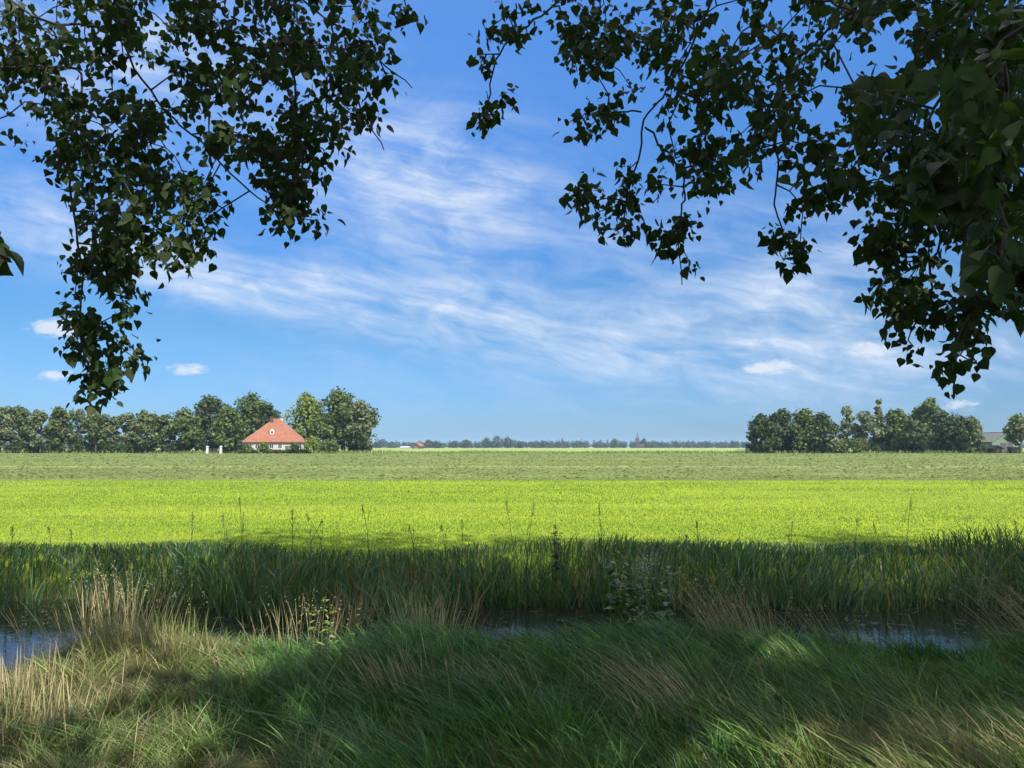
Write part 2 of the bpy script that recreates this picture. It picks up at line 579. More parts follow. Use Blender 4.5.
TINT = {
    'mid': ((0.035, 0.058, 0.014), (0.094, 0.121, 0.031)),
    'grey': ((0.048, 0.066, 0.027), (0.120, 0.136, 0.060)),
    'dark': ((0.017, 0.031, 0.010), (0.047, 0.067, 0.020)),
    'lime': ((0.064, 0.098, 0.015), (0.140, 0.174, 0.034)),
    'silver': ((0.051, 0.072, 0.038), (0.140, 0.162, 0.098)),
    'far': ((0.019, 0.030, 0.015), (0.044, 0.058, 0.028)),
}


def tree(name, label, cat, base, Ht, Wd, tint, style='round', seed=1, group=None, n=3200, leaf=0.42, low=0.2):
    rng = np.random.default_rng(seed)
    root = empty(name, base)
    tag(root, label, cat, group)
    R = Wd / 2 * 1.30
    blobs = []
    nb = {'round': 30, 'ragged': 22, 'airy': 18, 'spire': 16, 'bush': 14}[style]
    for i in range(nb):
        t = (i + rng.uniform(0.1, 0.9)) / nb
        if style == 'round':
            prof = math.sin(math.pi * min(1, max(0.02, 0.16 + 0.80 * t))) ** 0.7
            rb = R * rng.uniform(0.18, 0.46)
        elif style == 'ragged':
            prof = 0.55 + 0.45 * math.sin(math.pi * t)
            rb = R * rng.uniform(0.18, 0.42)
        elif style == 'airy':
            prof = 0.45 + 0.55 * math.sin(math.pi * t)
            rb = R * rng.uniform(0.24, 0.38)
        elif style == 'spire':
            prof = 1.0 - 0.75 * t
            rb = R * rng.uniform(0.32, 0.50) * (1 - 0.45 * t)
        else:
            prof = 1.0 - 0.35 * t
            rb = R * rng.uniform(0.35, 0.5)
        th = rng.uniform(0, 2 * math.pi)
        rad_ = max(0.0, R * prof - rb) * math.sqrt(rng.uniform(0.2, 1.0))
        zr = rb * rng.uniform(0.7, 1.0)
        z = low * Ht + zr * 0.8 + t * (Ht * (1 - low) - 1.75 * zr)
        blobs.append(((rad_ * math.cos(th), rad_ * math.sin(th), z), (rb, rb, zr)))
    Vt, F, c = crown(blobs, n, leaf, rng, TINT[tint], shell=0.42 if style != 'airy' else 0.55)
    keep = Vt.reshape(-1, 4, 3)[:, :, 2].max(1) > 0.1
    vk = np.repeat(keep, 4)
    Vt, c = Vt[vk], c[vk]
    F = np.arange(len(Vt)).reshape(-1, 4)
    mesh_np('crown', Vt, [F], M_CROWN, root, c)
    mb = MB()
    r0 = 0.02 * Ht + 0.05
    mb.tube([(0, 0, -0.3), (0.1, 0, Ht * 0.3), (0.0, 0.1, Ht * 0.6), (0, 0, Ht * 0.85)], [r0, r0 * 0.75, r0 * 0.4, r0 * 0.12])
    for c_, r_ in blobs[::2]:
        z0 = max(0.15 * Ht, c_[2] * 0.6)
        mb.tube([(0.05, 0.03, z0), (c_[0] * 0.5, c_[1] * 0.5, (z0 + c_[2]) * 0.52), c_], [r0 * 0.35, r0 * 0.2, r0 * 0.06], 5)
    mb.build('trunk', M_BARK, root)
    return root


def gp(px, Y):
    return ((px - 512) / FPX * Y, Y, FIELD_Z)


def tree_px(name, label, cat, px, top, wpx, Y, tint, style, seed, group=None, **kw):
    Ht = at(px, top, Y)[2] - FIELD_Z
    return tree(name, label, cat, gp(px, Y), Ht, wpx * Y / FPX, tint, style, seed, group, **kw)


GW = 'windbreak trees left of the farmhouse'
wind = [
    (-22, 404, 34, 'grey', 'windbreak tree cut by the photo\'s left edge'),
    (2, 405, 30, 'grey', 'ragged windbreak tree at the left edge of the photo'),
    (22, 404, 28, 'mid', 'rounded greyish windbreak tree second from the left edge'),
    (42, 408, 26, 'grey', 'windbreak tree below the small cloud at far left'),
    (60, 406, 26, 'mid', 'windbreak tree left of the hanging leaf tip'),
    (78, 409, 26, 'grey', 'windbreak tree directly below the lowest hanging leaves at left'),
    (97, 410, 27, 'mid', 'windbreak tree just right of the hanging leaf tip'),
    (112, 416, 20, 'grey', 'low thin windbreak tree at the gap in the row'),
    (128, 412, 25, 'grey', 'windbreak tree right of the gap in the row'),
    (147, 409, 25, 'grey', 'thin crowned windbreak tree with sky showing through'),
    (163, 413, 22, 'mid', 'windbreak tree at the right end of the row'),
]
for i, (px, top, wpx, tint, lab) in enumerate(wind):
    tree_px('windbreak_tree', lab, 'tree', px, top, wpx, 236 + (i % 3) * 3, tint, 'ragged', 100 + i, GW, n=2300, leaf=0.40, low=0.12)

GF = 'trees around the farmhouse'
for i, (px, top, wpx, Y, tint, style, n, lab) in enumerate([
    (184, 406, 34, 240, 'mid', 'round', 3000, 'rounded tree left of the white gate pillars'),
    (210, 393, 42, 252, 'dark', 'round', 3400, 'tall dark tree standing behind the white gate pillars'),
    (228, 404, 30, 238, 'mid', 'round', 2800, 'mid green tree just right of the white gate pillars'),
    (252, 391, 52, 262, 'mid', 'round', 4600, 'broad high tree rising behind the left slope of the red roof'),
    (268, 402, 30, 258, 'dark', 'round', 2600, 'dark tree directly behind the farmhouse chimneys'),
    (307, 391, 46, 262, 'lime', 'round', 4400, 'yellow green tree behind the right slope of the red roof'),
    (338, 386, 50, 250, 'mid', 'round', 4800, 'tallest grey green tree right of the farmhouse'),
    (361, 398, 38, 247, 'grey', 'round', 3400, 'drooping tree at the right end of the farm trees'),
]):
    tree_px('farm_tree', lab, 'tree', px, top, wpx, Y, tint, style, 200 + i, GF, n=n, leaf=0.45, low=0.08)
for i, (px, top, wpx, Y, tint, lab) in enumerate([
    (314, 435, 22, 228, 'lime', 'bright garden bush in front of the farmhouse right corner'),
    (330, 438, 20, 228, 'mid', 'green garden bush right of the farmhouse'),
    (296, 443, 12, 226, 'dark', 'low dark shrub under the farmhouse front windows'),
    (265, 442, 13, 226, 'mid', 'low green shrub between the white farmhouse windows'),
    (249, 444, 12, 226, 'mid', 'low green shrub at the left corner of the farmhouse'),
]):
    tree_px('garden_bush', lab, 'bush', px, top, wpx, Y, tint, 'bush', 250 + i, 'bushes around the farmhouse', n=900, leaf=0.25, low=0.0)

GRT = 'trees of the grove right of centre'
for i, (px, top, wpx, Y, tint, style, n, lab) in enumerate([
    (762, 413, 34, 238, 'dark', 'round', 3200, 'dark rounded tree at the left end of the right-hand grove'),
    (782, 407, 40, 242, 'dark', 'round', 3600, 'dense dark tree second in the right-hand grove'),
    (803, 407, 38, 240, 'mid', 'round', 3600, 'dense green tree in the middle of the left half of the grove'),
    (822, 411, 32, 238, 'dark', 'round', 3000, 'dark dense tree just left of the low hedge gap in the grove'),
    (846, 405, 22, 262, 'silver', 'airy', 1500, 'thin airy tree with sky between its leaves behind the grey roof'),
    (866, 410, 30, 246, 'silver', 'airy', 2600, 'silvery pale tree right of the hedge gap in the grove'),
    (879, 397, 17, 250, 'grey', 'spire', 1900, 'narrow pointed tree rising above the silvery tree'),
    (896, 407, 34, 244, 'mid', 'round', 3000, 'mid green tree between the pointed tree and the tallest grove tree'),
    (930, 396, 36, 246, 'mid', 'round', 4000, 'tallest tree of the right-hand grove'),
    (912, 420, 30, 238, 'dark', 'round', 2400, 'low dark tree in front of the tallest grove tree'),
    (950, 411, 34, 242, 'dark', 'ragged', 3000, 'dark tree just right of the tallest grove tree'),
    (968, 415, 24, 238, 'grey', 'ragged', 2600, 'drooping tree at the right end of the grove by the green barn'),
    (1018, 413, 24, 232, 'grey', 'round', 2800, 'round tree in front of the green barn at the right edge'),
]):
    tree_px('grove_tree', lab, 'tree', px, top, wpx, Y, tint, style, 300 + i, GRT, n=n, leaf=0.44,
            low=0.03 if px < 1000 else 0.22)


def hedge(label, px0, px1, top, Y, tint, seed, n, group=None):
    rng = np.random.default_rng(seed)
    x0, x1 = gp(px0, Y)[0], gp(px1, Y)[0]
    h = at(512, top, Y)[2] - FIELD_Z
    root = empty('hedge', ((x0 + x1) / 2, Y, FIELD_Z))
    tag(root, label, 'hedge', group)
    nb = max(6, int((x1 - x0) / 0.7))
    blobs = [((rng.uniform(x0, x1) - (x0 + x1) / 2, rng.uniform(-0.5, 0.5), h * rng.uniform(0.25, 0.62)), (rng.uniform(0.9, 1.7), 0.9, h * rng.uniform(0.34, 0.46))) for _ in range(nb)]
    Vt, F, c = crown(blobs, n, 0.3, rng, TINT[tint])
    keep = np.repeat(Vt.reshape(-1, 4, 3)[:, :, 2].max(1) > 0.02, 4)
    Vt, c = Vt[keep], c[keep]
    mesh_np('foliage', Vt, [np.arange(len(Vt)).reshape(-1, 4)], M_CROWN, root, c)
    mb = MB()
    for i in range(nb):
        x = x0 - (x0 + x1) / 2 + (x1 - x0) * (i + 0.5) / nb
        mb.tube([(x, 0, -0.1), (x + 0.1, 0, h * 0.5)], [0.05, 0.02], 5)
    tag(mb.build('stem', M_BARK, root), kind='stuff')
    return root


hedge('dark undergrowth hedge along the foot of the windbreak trees', -40, 176, 441, 238, 'dark', 401, 11000, 'hedges at the field edge')
hedge('clipped low hedge in front of the farmhouse wall', 238, 312, 449.3, 229, 'dark', 402, 1500, 'hedges at the field edge')
hedge('light green hedge filling the gap in the right-hand grove', 834, 868, 437, 236, 'mid', 403, 3600, 'hedges at the field edge')
hedge('ragged dark hedge under the right half of the grove', 866, 986, 441, 243, 'dark', 404, 7000, 'hedges at the field edge')
hedge('dark bushes under the left half of the right-hand grove', 748, 836, 440, 246, 'dark', 406, 5000, 'hedges at the field edge')
hedge('dark scrub under the big trees right of the farmhouse', 318, 374, 442, 252, 'dark', 407, 3600, 'hedges at the field edge')
hedge('shadowy hedge behind the white gate pillars', 168, 246, 438, 246, 'dark', 405, 6000, 'hedges at the field edge')


# ------------------------------------------------------------------ the red roofed farmhouse
def window_part(root, x, y, z0, wd, ht, axis='x', sgn=-1):
    """frame proud of the wall, pane proud of the frame, sill below; facing -y (axis x) or +x (axis y)"""
    def bx(mb, u0, u1, d0, d1, a0, a1):
        if axis == 'x': mb.box(u0, y - d1, a0, u1, y - d0, a1)
        else: mb.box(x + d0, u0, a0, x + d1, u1, a1)
    cu = x if axis == 'x' else y
    mb = MB()
    u0, u1, z1 = cu - wd / 2, cu + wd / 2, z0 + ht
    t = 0.24
    bx(mb, u0, u0 + t, 0.003, 0.10, z0, z1)
    bx(mb, u1 - t, u1, 0.003, 0.10, z0, z1)
    bx(mb, u0 + t, u1 - t, 0.003, 0.10, z0, z0 + t)
    bx(mb, u0 + t, u1 - t, 0.003, 0.10, z1 - t, z1)
    bx(mb, cu - 0.05, cu + 0.05, 0.003, 0.09, z0 + t, z1 - t)
    f = mb.build('window', M_WHITE, root)
    mb = MB()
    bx(mb, u0 + t, cu - 0.05, 0.003, 0.03, z0 + t, z1 - t)
    bx(mb, cu + 0.05, u1 - t, 0.003, 0.03, z0 + t, z1 - t)
    mb.build('pane', M_GLASS, f)
    return f


FY = 240.0
fx = gp(277, FY)[0]
farm = empty('farmhouse', (fx, FY, FIELD_Z), rad(14))
tag(farm, 'white walled farmhouse under a huge pyramid roof of red tiles', 'farmhouse')
hw, hd, we = 8.4, 8.4, 3.7
mb = MB().box(-hw, -hd, -0.2, hw, hd, we)
mb.build('wall', M_RENDER, farm)
ov, rh = 0.7, 7.0
mb = MB()
ez = we - 0.25
e = [(-hw - ov, -hd - ov, ez), (hw + ov, -hd - ov, ez), (hw + ov, hd + ov, ez), (-hw - ov, hd + ov, ez)]
e2 = [(x, y, z - 0.18) for x, y, z in e]
rdg = [(-0.9, 0, ez + rh), (0.9, 0, ez + rh)]
mb.add(e + rdg + e2, [(0, 1, 5, 4), (1, 2, 5), (2, 3, 4, 5), (3, 0, 4), (0, 6, 7, 1), (1, 7, 8, 2), (2, 8, 9, 3), (3, 9, 6, 0), (6, 9, 8, 7)])
roof = mb.build('roof', M_TILE, farm)
mb = MB()
mb.tube([(-0.95, 0, ez + rh + .03), (0.95, 0, ez + rh + .03)], [0.16, 0.16])
for a_, b_ in ((0, 0), (1, 1), (2, 1), (3, 0)):
    mb.tube([rdg[b_], tuple(np.array(e[a_]) + (0, 0, .05))], [0.15, 0.15])
mb.build('ridge_tile', mat_plain('ridge_tile_clay', (0.24, 0.12, 0.085), 0.8, 0.15), roof)
for (cx_, cy_, mt, top) in ((-1.5, -0.9, M_DBRICK, 9.6 + 1.5), (1.4, 0.3, M_RENDER, 9.6 + 1.3)):
    ch = MB().box(cx_ - .5, cy_ - .5, 7.5, cx_ + .5, cy_ + .5, top).build('chimney', mt, roof)
    MB().box(cx_ - .62, cy_ - .62, top, cx_ + .62, cy_ + .62, top + .18).build('cap', M_DBRICK, ch)
# little white dormer
dz = ez + 2.6
dyy = -hd - ov + (2.6) / rh * (hd + ov)
mb = MB().add([(-1.6, dyy - .5, dz - .3), (-.4, dyy - .5, dz - .3), (-.4, dyy + 2.2, dz - .3), (-1.6, dyy + 2.2, dz - .3),
               (-1.6, dyy - .5, dz + .75), (-.4, dyy - .5, dz + .75), (-.4, dyy + 2.2, dz + .75), (-1.6, dyy + 2.2, dz + .75),
               (-1, dyy - .5, dz + 1.35), (-1, dyy + 2.2, dz + 1.35)],
              [(0, 1, 5, 8, 4), (3, 7, 9, 6, 2), (0, 4, 7, 3), (1, 2, 6, 5), (4, 8, 9, 7), (5, 6, 9, 8)])
dm = mb.build('dormer', M_WHITE, roof)
MB().box(-1.3, dyy - .56, dz, -.7, dyy - .503, dz + .6).build('pane', M_GLASS, dm)
for x_ in (-7.2, -5.0, -0.9, 1.5, 5.4, 7.2):
    window_part(farm, x_, -hd, 1.25, 1.5, 1.9)
for y_ in (-6.0, -2.0, 3.0):
    window_part(farm, hw, y_, 1.25, 1.4, 1.8, axis='y')
dr = MB().box(3.0, -hd - .06, 0, 4.1, -hd - .003, 2.2).build('door', mat_plain('green_door', (0.03, 0.07, 0.05), 0.5), farm)
MB().box(3.9, -hd - .12, 1.0, 3.98, -hd - .063, 1.15).build('handle', M_DARK, dr)

# white pillars of the farm entrance and the dark gate between them
for i, (px, lab) in enumerate(((208.5, 'left white pillar of the farm entrance'), (222, 'right white pillar of the farm entrance nearer the house'))):
    x_, y_, _ = gp(px, 228)
    pl = empty('gate_pillar', (x_, y_, FIELD_Z))
    tag(pl, lab, 'gate pillar', 'white pillars of the farm entrance')
    mb = MB()
    mb.add([(-.32, -.32, -.2), (.32, -.32, -.2), (.32, .32, -.2), (-.32, .32, -.2), (-.27, -.27, 1.9), (.27, -.27, 1.9), (.27, .27, 1.9), (-.27, .27, 1.9)],
           [(0, 3, 2, 1), (4, 5, 6, 7), (0, 1, 5, 4), (1, 2, 6, 5), (2, 3, 7, 6), (3, 0, 4, 7)])
    mb.build('shaft', M_WHITE, pl)
    mb = MB().box(-.36, -.36, 1.9, .36, .36, 2.02)
    mb.add([(-.36, -.36, 2.02), (.36, -.36, 2.02), (.36, .36, 2.02), (-.36, .36, 2.02), (0, 0, 2.3)], [(0, 1, 4), (1, 2, 4), (2, 3, 4), (3, 0, 4)])
    mb.build('cap', M_WHITE, pl)


def bar_gate(label, cx_, y_, wd, ht, mat, bars=5, cat='gate'):
    gt = empty('field_gate', (cx_, y_, FIELD_Z))
    tag(gt, label, cat)
    mb = MB()
    for i in range(bars):
        z = 0.25 + (ht - 0.3) * i / (bars - 1)
        mb.box(-wd / 2 + .08, -.03, z, wd / 2 - .08, .03, z + .09)
    mb.build('rail', mat, gt)
    MB().box(-wd / 2, -.05, 0.0, -wd / 2 + .077, .05, ht + .12).build('post', mat, gt)
    MB().box(wd / 2 - .077, -.05, 0.0, wd / 2, .05, ht + .12).build('post', mat, gt)
    br_ = MB()
    br_.add([(-wd / 2 + .1, -.055, .3), (-wd / 2 + .2, -.055, .3), (wd / 2 - .1, -.055, ht - .05), (wd / 2 - .2, -.055, ht - .05),
             (-wd / 2 + .1, -.034, .3), (-wd / 2 + .2, -.034, .3), (wd / 2 - .1, -.034, ht - .05), (wd / 2 - .2, -.034, ht - .05)],
            [(0, 1, 2, 3), (7, 6, 5, 4), (0, 4, 5, 1), (1, 5, 6, 2), (2, 6, 7, 3), (3, 7, 4, 0)])
    br_.build('brace', mat, gt)
    return gt


bar_gate('dark closed gate between the two white pillars', gp(215.2, 228.3)[0], 228.3, 3.1, 1.5, M_DARK)
bar_gate('grey wooden field gate left of the right-hand grove', gp(741, 240)[0], 240, 2.6, 1.15, M_WOOD, 4)
pw = empty('fence_post', gp(753.5, 240))
pw.location.x = gp(747.5, 240)[0]
tag(pw, 'pale stout post right of the wooden field gate', 'post')
MB().box(-.28, -.28, -.2, .28, .28, 1.35).build('shaft', M_RENDER, pw)
MB().box(-.33, -.33, 1.353, .33, .33, 1.5).build('cap', M_RENDER, pw)


# ------------------------------------------------------------------ barns on the right and far away
def barn(label, name, loc, rz, w_, l_, eave, ridge, wallm, roofm, cat='barn', doors=True, group=None):
    b = empty(name, loc, rz)
    tag(b, label, cat, group)
    h2 = w_ / 2
    mb = MB().add([(-h2, 0, -.2), (h2, 0, -.2), (h2, l_, -.2), (-h2, l_, -.2), (-h2, 0, eave), (h2, 0, eave), (h2, l_, eave), (-h2, l_, eave), (0, 0, ridge), (0, l_, ridge)],
                  [(0, 1, 5, 8, 4), (2, 3, 7, 9, 6), (3, 0, 4, 7), (1, 2, 6, 5), (0, 3, 2, 1), (4, 8, 9, 7), (5, 6, 9, 8)])
    mb.build('wall', wallm, b)
    s = (ridge - eave) / h2
    o2, t = 0.5, 0.16
    mb = MB()
    for sg in (-1, 1):
        a = [(sg * (h2 + o2), -o2, eave - s * o2 + .02), (0, -o2, ridge + .02), (0, l_ + o2, ridge + .02), (sg * (h2 + o2), l_ + o2, eave - s * o2 + .02)]
        c_ = [(x, y, z + t) for x, y, z in a]
        mb.add(a + c_, [(0, 1, 2, 3), (4, 7, 6, 5), (0, 4, 5, 1), (2, 6, 7, 3), (0, 3, 7, 4)])
    r = mb.build('roof', roofm, b)
    MB().tube([(0, -o2, ridge + t + .05), (0, l_ + o2, ridge + t + .05)], [.14, .14]).build('ridge_cap', M_DARK, r)
    if doors:
        d = MB().box(-h2 * .42, -.08, 0, h2 * .42, -.003, eave * .92).build('door', M_GREENWALL if wallm is not M_GREENWALL else M_DARK, b)
        MB().box(-.04, -.12, 0.1, .04, -.083, eave * .9).build('rail', M_WHITE, d)
    return b


barn('low green walled barn with grey roof at the right edge', 'green_barn', gp(1005, 262), rad(24), 15.0, 30, 3.6, 6.6, M_GREENWALL, M_GREYROOF)
barn('grey roofed barn half hidden behind the hedge in the grove', 'grey_barn', gp(846, 275), rad(70), 11.0, 16, 3.0, 5.6, M_DBRICK, M_GREYROOF, doors=False)
barn('small red brick shed in front of the green barn', 'brick_shed', gp(996, 236), rad(8), 2.6, 2.4, 1.5, 2.1, M_BRICK, M_SLATE, cat='shed')
# dark cattle trailer beside it
tr = empty('farm_trailer', gp(1013, 236), rad(4))
tag(tr, 'dark farm trailer parked under the round tree at the right edge', 'trailer')
MB().add([(-1.7, -.9, .55), (1.7, -.9, .55), (1.7, .9, .55), (-1.7, .9, .55), (-1.8, -1, 1.9), (1.8, -1, 1.9), (1.8, 1, 1.9), (-1.8, 1, 1.9)],
         [(0, 3, 2, 1), (4, 5, 6, 7), (0, 1, 5, 4), (1, 2, 6, 5), (2, 3, 7, 6), (3, 0, 4, 7)]).build('body', M_DARK, tr)
for wx in (-.8, .8):
    for wy in (-.85, .85):
        MB().tube([(wx, wy - .12, .38), (wx, wy + .12, .38)], [.38, .38], 14).build('wheel', M_DARK, tr)
MB().tube([(-1.7, 0, .6), (-2.7, 0, .5)], [.06, .05]).build('drawbar', M_DARK, tr)

YR = 900.0
barn('small far farm with a red gabled roof at the treeline', 'red_roofed_farm', gp(416, YR), rad(-20), 10.0, 12, 3.0, 7.0, M_DBRICK, M_TILE)
barn('long low pale shed left of the far red roof', 'pale_shed', gp(410, YR - 20), rad(76), 6.0, 10, 1.4, 2.6, M_RENDER, mat_plain('pale_roof', (0.28, 0.30, 0.32), 0.7, 0.1), cat='shed')

# church with brick tower and spire, another needle spire
CY = 1420.0
M_TOWER = mat_plain('old_tower_brick', (0.040, 0.026, 0.028), 0.85, 0.2, 0.3, 0.2)
chh = empty('village_church', gp(637, CY))
tag(chh, 'far church with dark square tower and pointed spire on the skyline', 'church')
MB().box(-3.2, -3.2, -1, 3.2, 3.2, 17).build('tower', M_TOWER, chh)
sp_ = MB().add([(-3.5, -3.5, 17), (3.5, -3.5, 17), (3.5, 3.5, 17), (-3.5, 3.5, 17), (-1.2, -1.2, 21), (1.2, -1.2, 21), (1.2, 1.2, 21), (-1.2, 1.2, 21), (0, 0, 30)],
               [(0, 1, 5, 4), (1, 2, 6, 5), (2, 3, 7, 6), (3, 0, 4, 7), (4, 5, 8), (5, 6, 8), (6, 7, 8), (7, 4, 8), (3, 2, 1, 0)]).build('spire', M_SLATE, chh)
MB().add([(3.2, -4, -1), (12, -4, -1), (12, 4, -1), (3.2, 4, -1), (3.2, -4, 4), (12, -4, 4), (12, 4, 4), (3.2, 4, 4), (3.2, 0, 7.5), (12, 0, 7.5)],
         [(3, 2, 1, 0), (0, 1, 5, 4), (1, 2, 6, 9, 5), (2, 3, 7, 6), (3, 0, 4, 8, 7), (4, 5, 9, 8), (6, 7, 8, 9)]).build('nave', M_TOWER, chh)
for wx in (-1.3, 1.3):
    MB().box(wx - .6, -3.3, 11, wx + .6, -3.203, 15).build('louvre', M_DARK, chh)
ns = empty('needle_spire', gp(562, 1430))
tag(ns, 'thin distant needle spire left of the church on the skyline', 'church spire')
MB().box(-1.6, -1.6, -1, 1.6, 1.6, 14).build('tower', M_TOWER, ns)
MB().add([(-1.8, -1.8, 14), (1.8, -1.8, 14), (1.8, 1.8, 14), (-1.8, 1.8, 14), (0, 0, 21)], [(0, 1, 4), (1, 2, 4), (2, 3, 4), (3, 0, 4), (3, 2, 1, 0)]).build('spire', M_SLATE, ns)

# the far wood along the horizon: one mass
rng = np.random.default_rng(77)


def treeline(Y0, n_b, hmin, hmax, seed, x0, x1, n_leaf, leaf):
    rng = np.random.default_rng(seed)
    bl = []
    for i in range(n_b):
        x = rng.uniform(x0, x1)
        hh = hmin + (hmax - hmin) * float(fbm(np.array([x * 0.012 + seed]), np.array([seed * 1.3]), 21, 3)[0]) * rng.uniform(0.6, 1.25)
        y = Y0 + rng.uniform(-50, 50)
        rr_ = rng.uniform(4, 8)
        bl.append(((x, y, FIELD_Z + hh * 0.42), (rr_, rr_, hh * 0.55)))
    return crown(bl, n_leaf, leaf, rng, TINT['far'], shell=0.35)


parts = [treeline(1520, 520, 7, 17, 31, -1100, 1100, 46000, 1.5), treeline(2300, 420, 12, 26, 57, -1800, 1800, 26000, 2.4)]
Vt = np.concatenate([p[0] for p in parts])
Ct = np.concatenate([p[2] for p in parts])
wd_ = mesh_np('far_wood', Vt, [np.arange(len(Vt)).reshape(-1, 4)], M_CROWN, None, Ct)
tag(wd_, 'blue green far wood along the horizon', 'wood', kind='stuff')
GFT = 'trees standing out of the far wood'
for i, (px, top, wpx, lab) in enumerate([
    (381, 438, 16, 'far tree clump just right of the big farm trees'),
    (428, 439, 13, 'far small tree right of the far red roof'),
    (437, 440, 12, 'far small tree next to the far red roof on its right'),
    (455, 440, 17, 'far tree midway between the red roof and the highest clump'),
    (467, 439, 13, 'far rounded tree left of the highest clump'),
    (487, 437, 13, 'left half of the highest far tree clump'),
    (497, 435, 14, 'tallest far tree in the highest clump'),
    (508, 436, 11, 'right part of the highest far tree clump'),
    (521, 441, 12, 'low pale far tree right of the highest clump'),
    (543, 440, 14, 'far tree left of the needle spire'),
    (580, 440, 18, 'far tree right of the needle spire'),
    (614, 438, 10, 'far tree standing out left of the church'),
    (643, 438, 10, 'far tree hugging the church tower on its right'),
    (675, 441, 18, 'far tree right of the church'),
    (732, 440, 14, 'far tree next to the wooden field gate'),
]):
    tree_px('far_tree', lab, 'tree', px, top, wpx, 1250 if px < 530 else 1430, 'far', 'round', 500 + i, GFT, n=420, leaf=1.1, low=0.0)


# ------------------------------------------------------------------ blades
def blades(root, h, lean, bend, width, rng, segs=4, cols=None, tipw=0.05, droop=0.0):
    """ribbons: root (n,3), height h, lean (n,2) horizontal reach at the tip / h, width; returns V,F,C"""
    n = len(root)
    phi = rng.uniform(0, 2 * math.pi, n)
    sx, sy = np.cos(phi), np.sin(phi)
    vs_ = []
    for s in range(segs + 1):
        t = s / segs
        zz = h * (t - droop * t ** 3)
        off = h * (0.25 * t + 0.75 * t ** bend)
        cx_ = root[:, 0] + lean[:, 0] * off
        cy_ = root[:, 1] + lean[:, 1] * off
        cz_ = root[:, 2] + zz
        wv_ = width * 0.5 * ((1 - t) ** 0.6 * (0.6 + 0.9 * t) if t < 1 else tipw)
        vs_.append(np.stack([cx_ - sx * wv_, cy_ - sy * wv_, cz_], -1))
        vs_.append(np.stack([cx_ + sx * wv_, cy_ + sy * wv_, cz_], -1))
    k_ = 2 * (segs + 1)
    Vt = np.stack(vs_, 1).reshape(-1, 3)
    b = (np.arange(n) * k_)[:, None]
    F = np.concatenate([b + np.array([[2 * s, 2 * s + 1, 2 * s + 3, 2 * s + 2]]) for s in range(segs)])
    C = np.repeat(cols, k_, axis=0) if cols is not None else None
    return Vt, F, C


def colmix(a, b, t):
    return np.array(a)[None] * (1 - t[:, None]) + np.array(b)[None] * t[:, None]


def dry_mask(x, y):
    """where the bank grass is bleached: the left side and the lower right"""
    d = 1.05 * sstep(-x - 0.4 * (y - 3.5), 0.2, 2.0) + 0.72 * sstep(x + 0.9 * (5.0 - y), 1.3, 3.0) * sstep(-y, -5.2, -4.1)
    d = d * 0.8 + 1.3 * (fbm(x * 0.8 + 7, y * 1.1, 41, 4) - 0.52)
    return np.clip(d, 0, 1)


rng = np.random.default_rng(11)
# bank grass: tussocks of blades that bend together, over a thinner loose sward
NT_, PER = 5200, 24
ty = 0.8 + (9.2 - 0.8) * rng.uniform(0, 1, NT_) ** 0.75
tx = rng.uniform(-1, 1, NT_) * (2.6 + 0.82 * ty)
NL = 42000
ly = 0.8 + (9.2 - 0.8) * rng.uniform(0, 1, NL) ** 0.75
lx = rng.uniform(-1, 1, NL) * (2.6 + 0.82 * ly)
tid = np.concatenate([np.repeat(np.arange(NT_), PER), np.arange(NT_, NT_ + NL)])
cx_ = np.concatenate([tx, lx])
cy_ = np.concatenate([ty, ly])
ntot = NT_ + NL
offs = rng.normal(size=(len(tid), 2)) * 0.055
offs[NT_ * PER:] = 0
x = cx_[tid] + offs[:, 0]
y = cy_[tid] + offs[:, 1]
tall = fbm(cx_ * 1.3, cy_ * 1.3, 61, 3)
drym = dry_mask(cx_, cy_)
left = sstep(-cx_ - 0.35 * (cy_ - 3.5), 0.2, 1.4)
th_ = (0.11 + 0.25 * tall) * rng.uniform(0.6, 1.4, ntot) * (1 - 0.38 * left)
flow = fbm(cx_ * 0.5, cy_ * 0.5, 71, 2)
tl_ = np.stack([-0.26 - 0.55 * flow, 0.10 + 0.7 * (fbm(cx_ * 0.6, cy_ * 0.6, 72, 2) - 0.5)], -1) * (1 - 0.72 * left)[:, None] + rng.normal(size=(ntot, 2)) * (0.40 + 0.18 * left)[:, None]
tdry = rng.uniform(0, 1, ntot)
tshade = rng.uniform(0.55, 1.45, ntot)
kp = (y < bank_edge(x) + 0.9)
z = gz(x, y)
kp &= z > WATER_Z - 0.03
x, y, z, tid, offs = x[kp], y[kp], z[kp], tid[kp], offs[kp]
N = len(x)
dry = drym[tid]
h = th_[tid] * rng.uniform(0.45, 1.15, N)
h = h * (1 - 0.25 * sstep(y, bank_edge(x) - 0.9, bank_edge(x)))
lean = tl_[tid] + offs * 5.0 + rng.normal(size=(N, 2)) * (0.24 + 0.16 * left[tid])[:, None]
isdry = (tdry[tid] * 0.6 + rng.uniform(0, 1, N) * 0.4) < dry * 0.80 + 0.10
tone = np.clip(0.55 * _hash(tid, tid * 0 + 7, 3) + 0.55 * rng.uniform(0, 1, N) - 0.05, 0, 1)
green = colmix((0.022, 0.068, 0.018), (0.110, 0.215, 0.050), tone ** 1.3)
yel = colmix((0.055, 0.085, 0.022), (0.19, 0.22, 0.06), tone)
green = np.where((dry > 0.35)[:, None], 0.5 * green + 0.5 * yel, green) * tshade[tid][:, None]
straw = colmix((0.10, 0.090, 0.042), (0.33, 0.295, 0.155), rng.uniform(0, 1, N))
cols = np.where(isdry[:, None], straw, green)
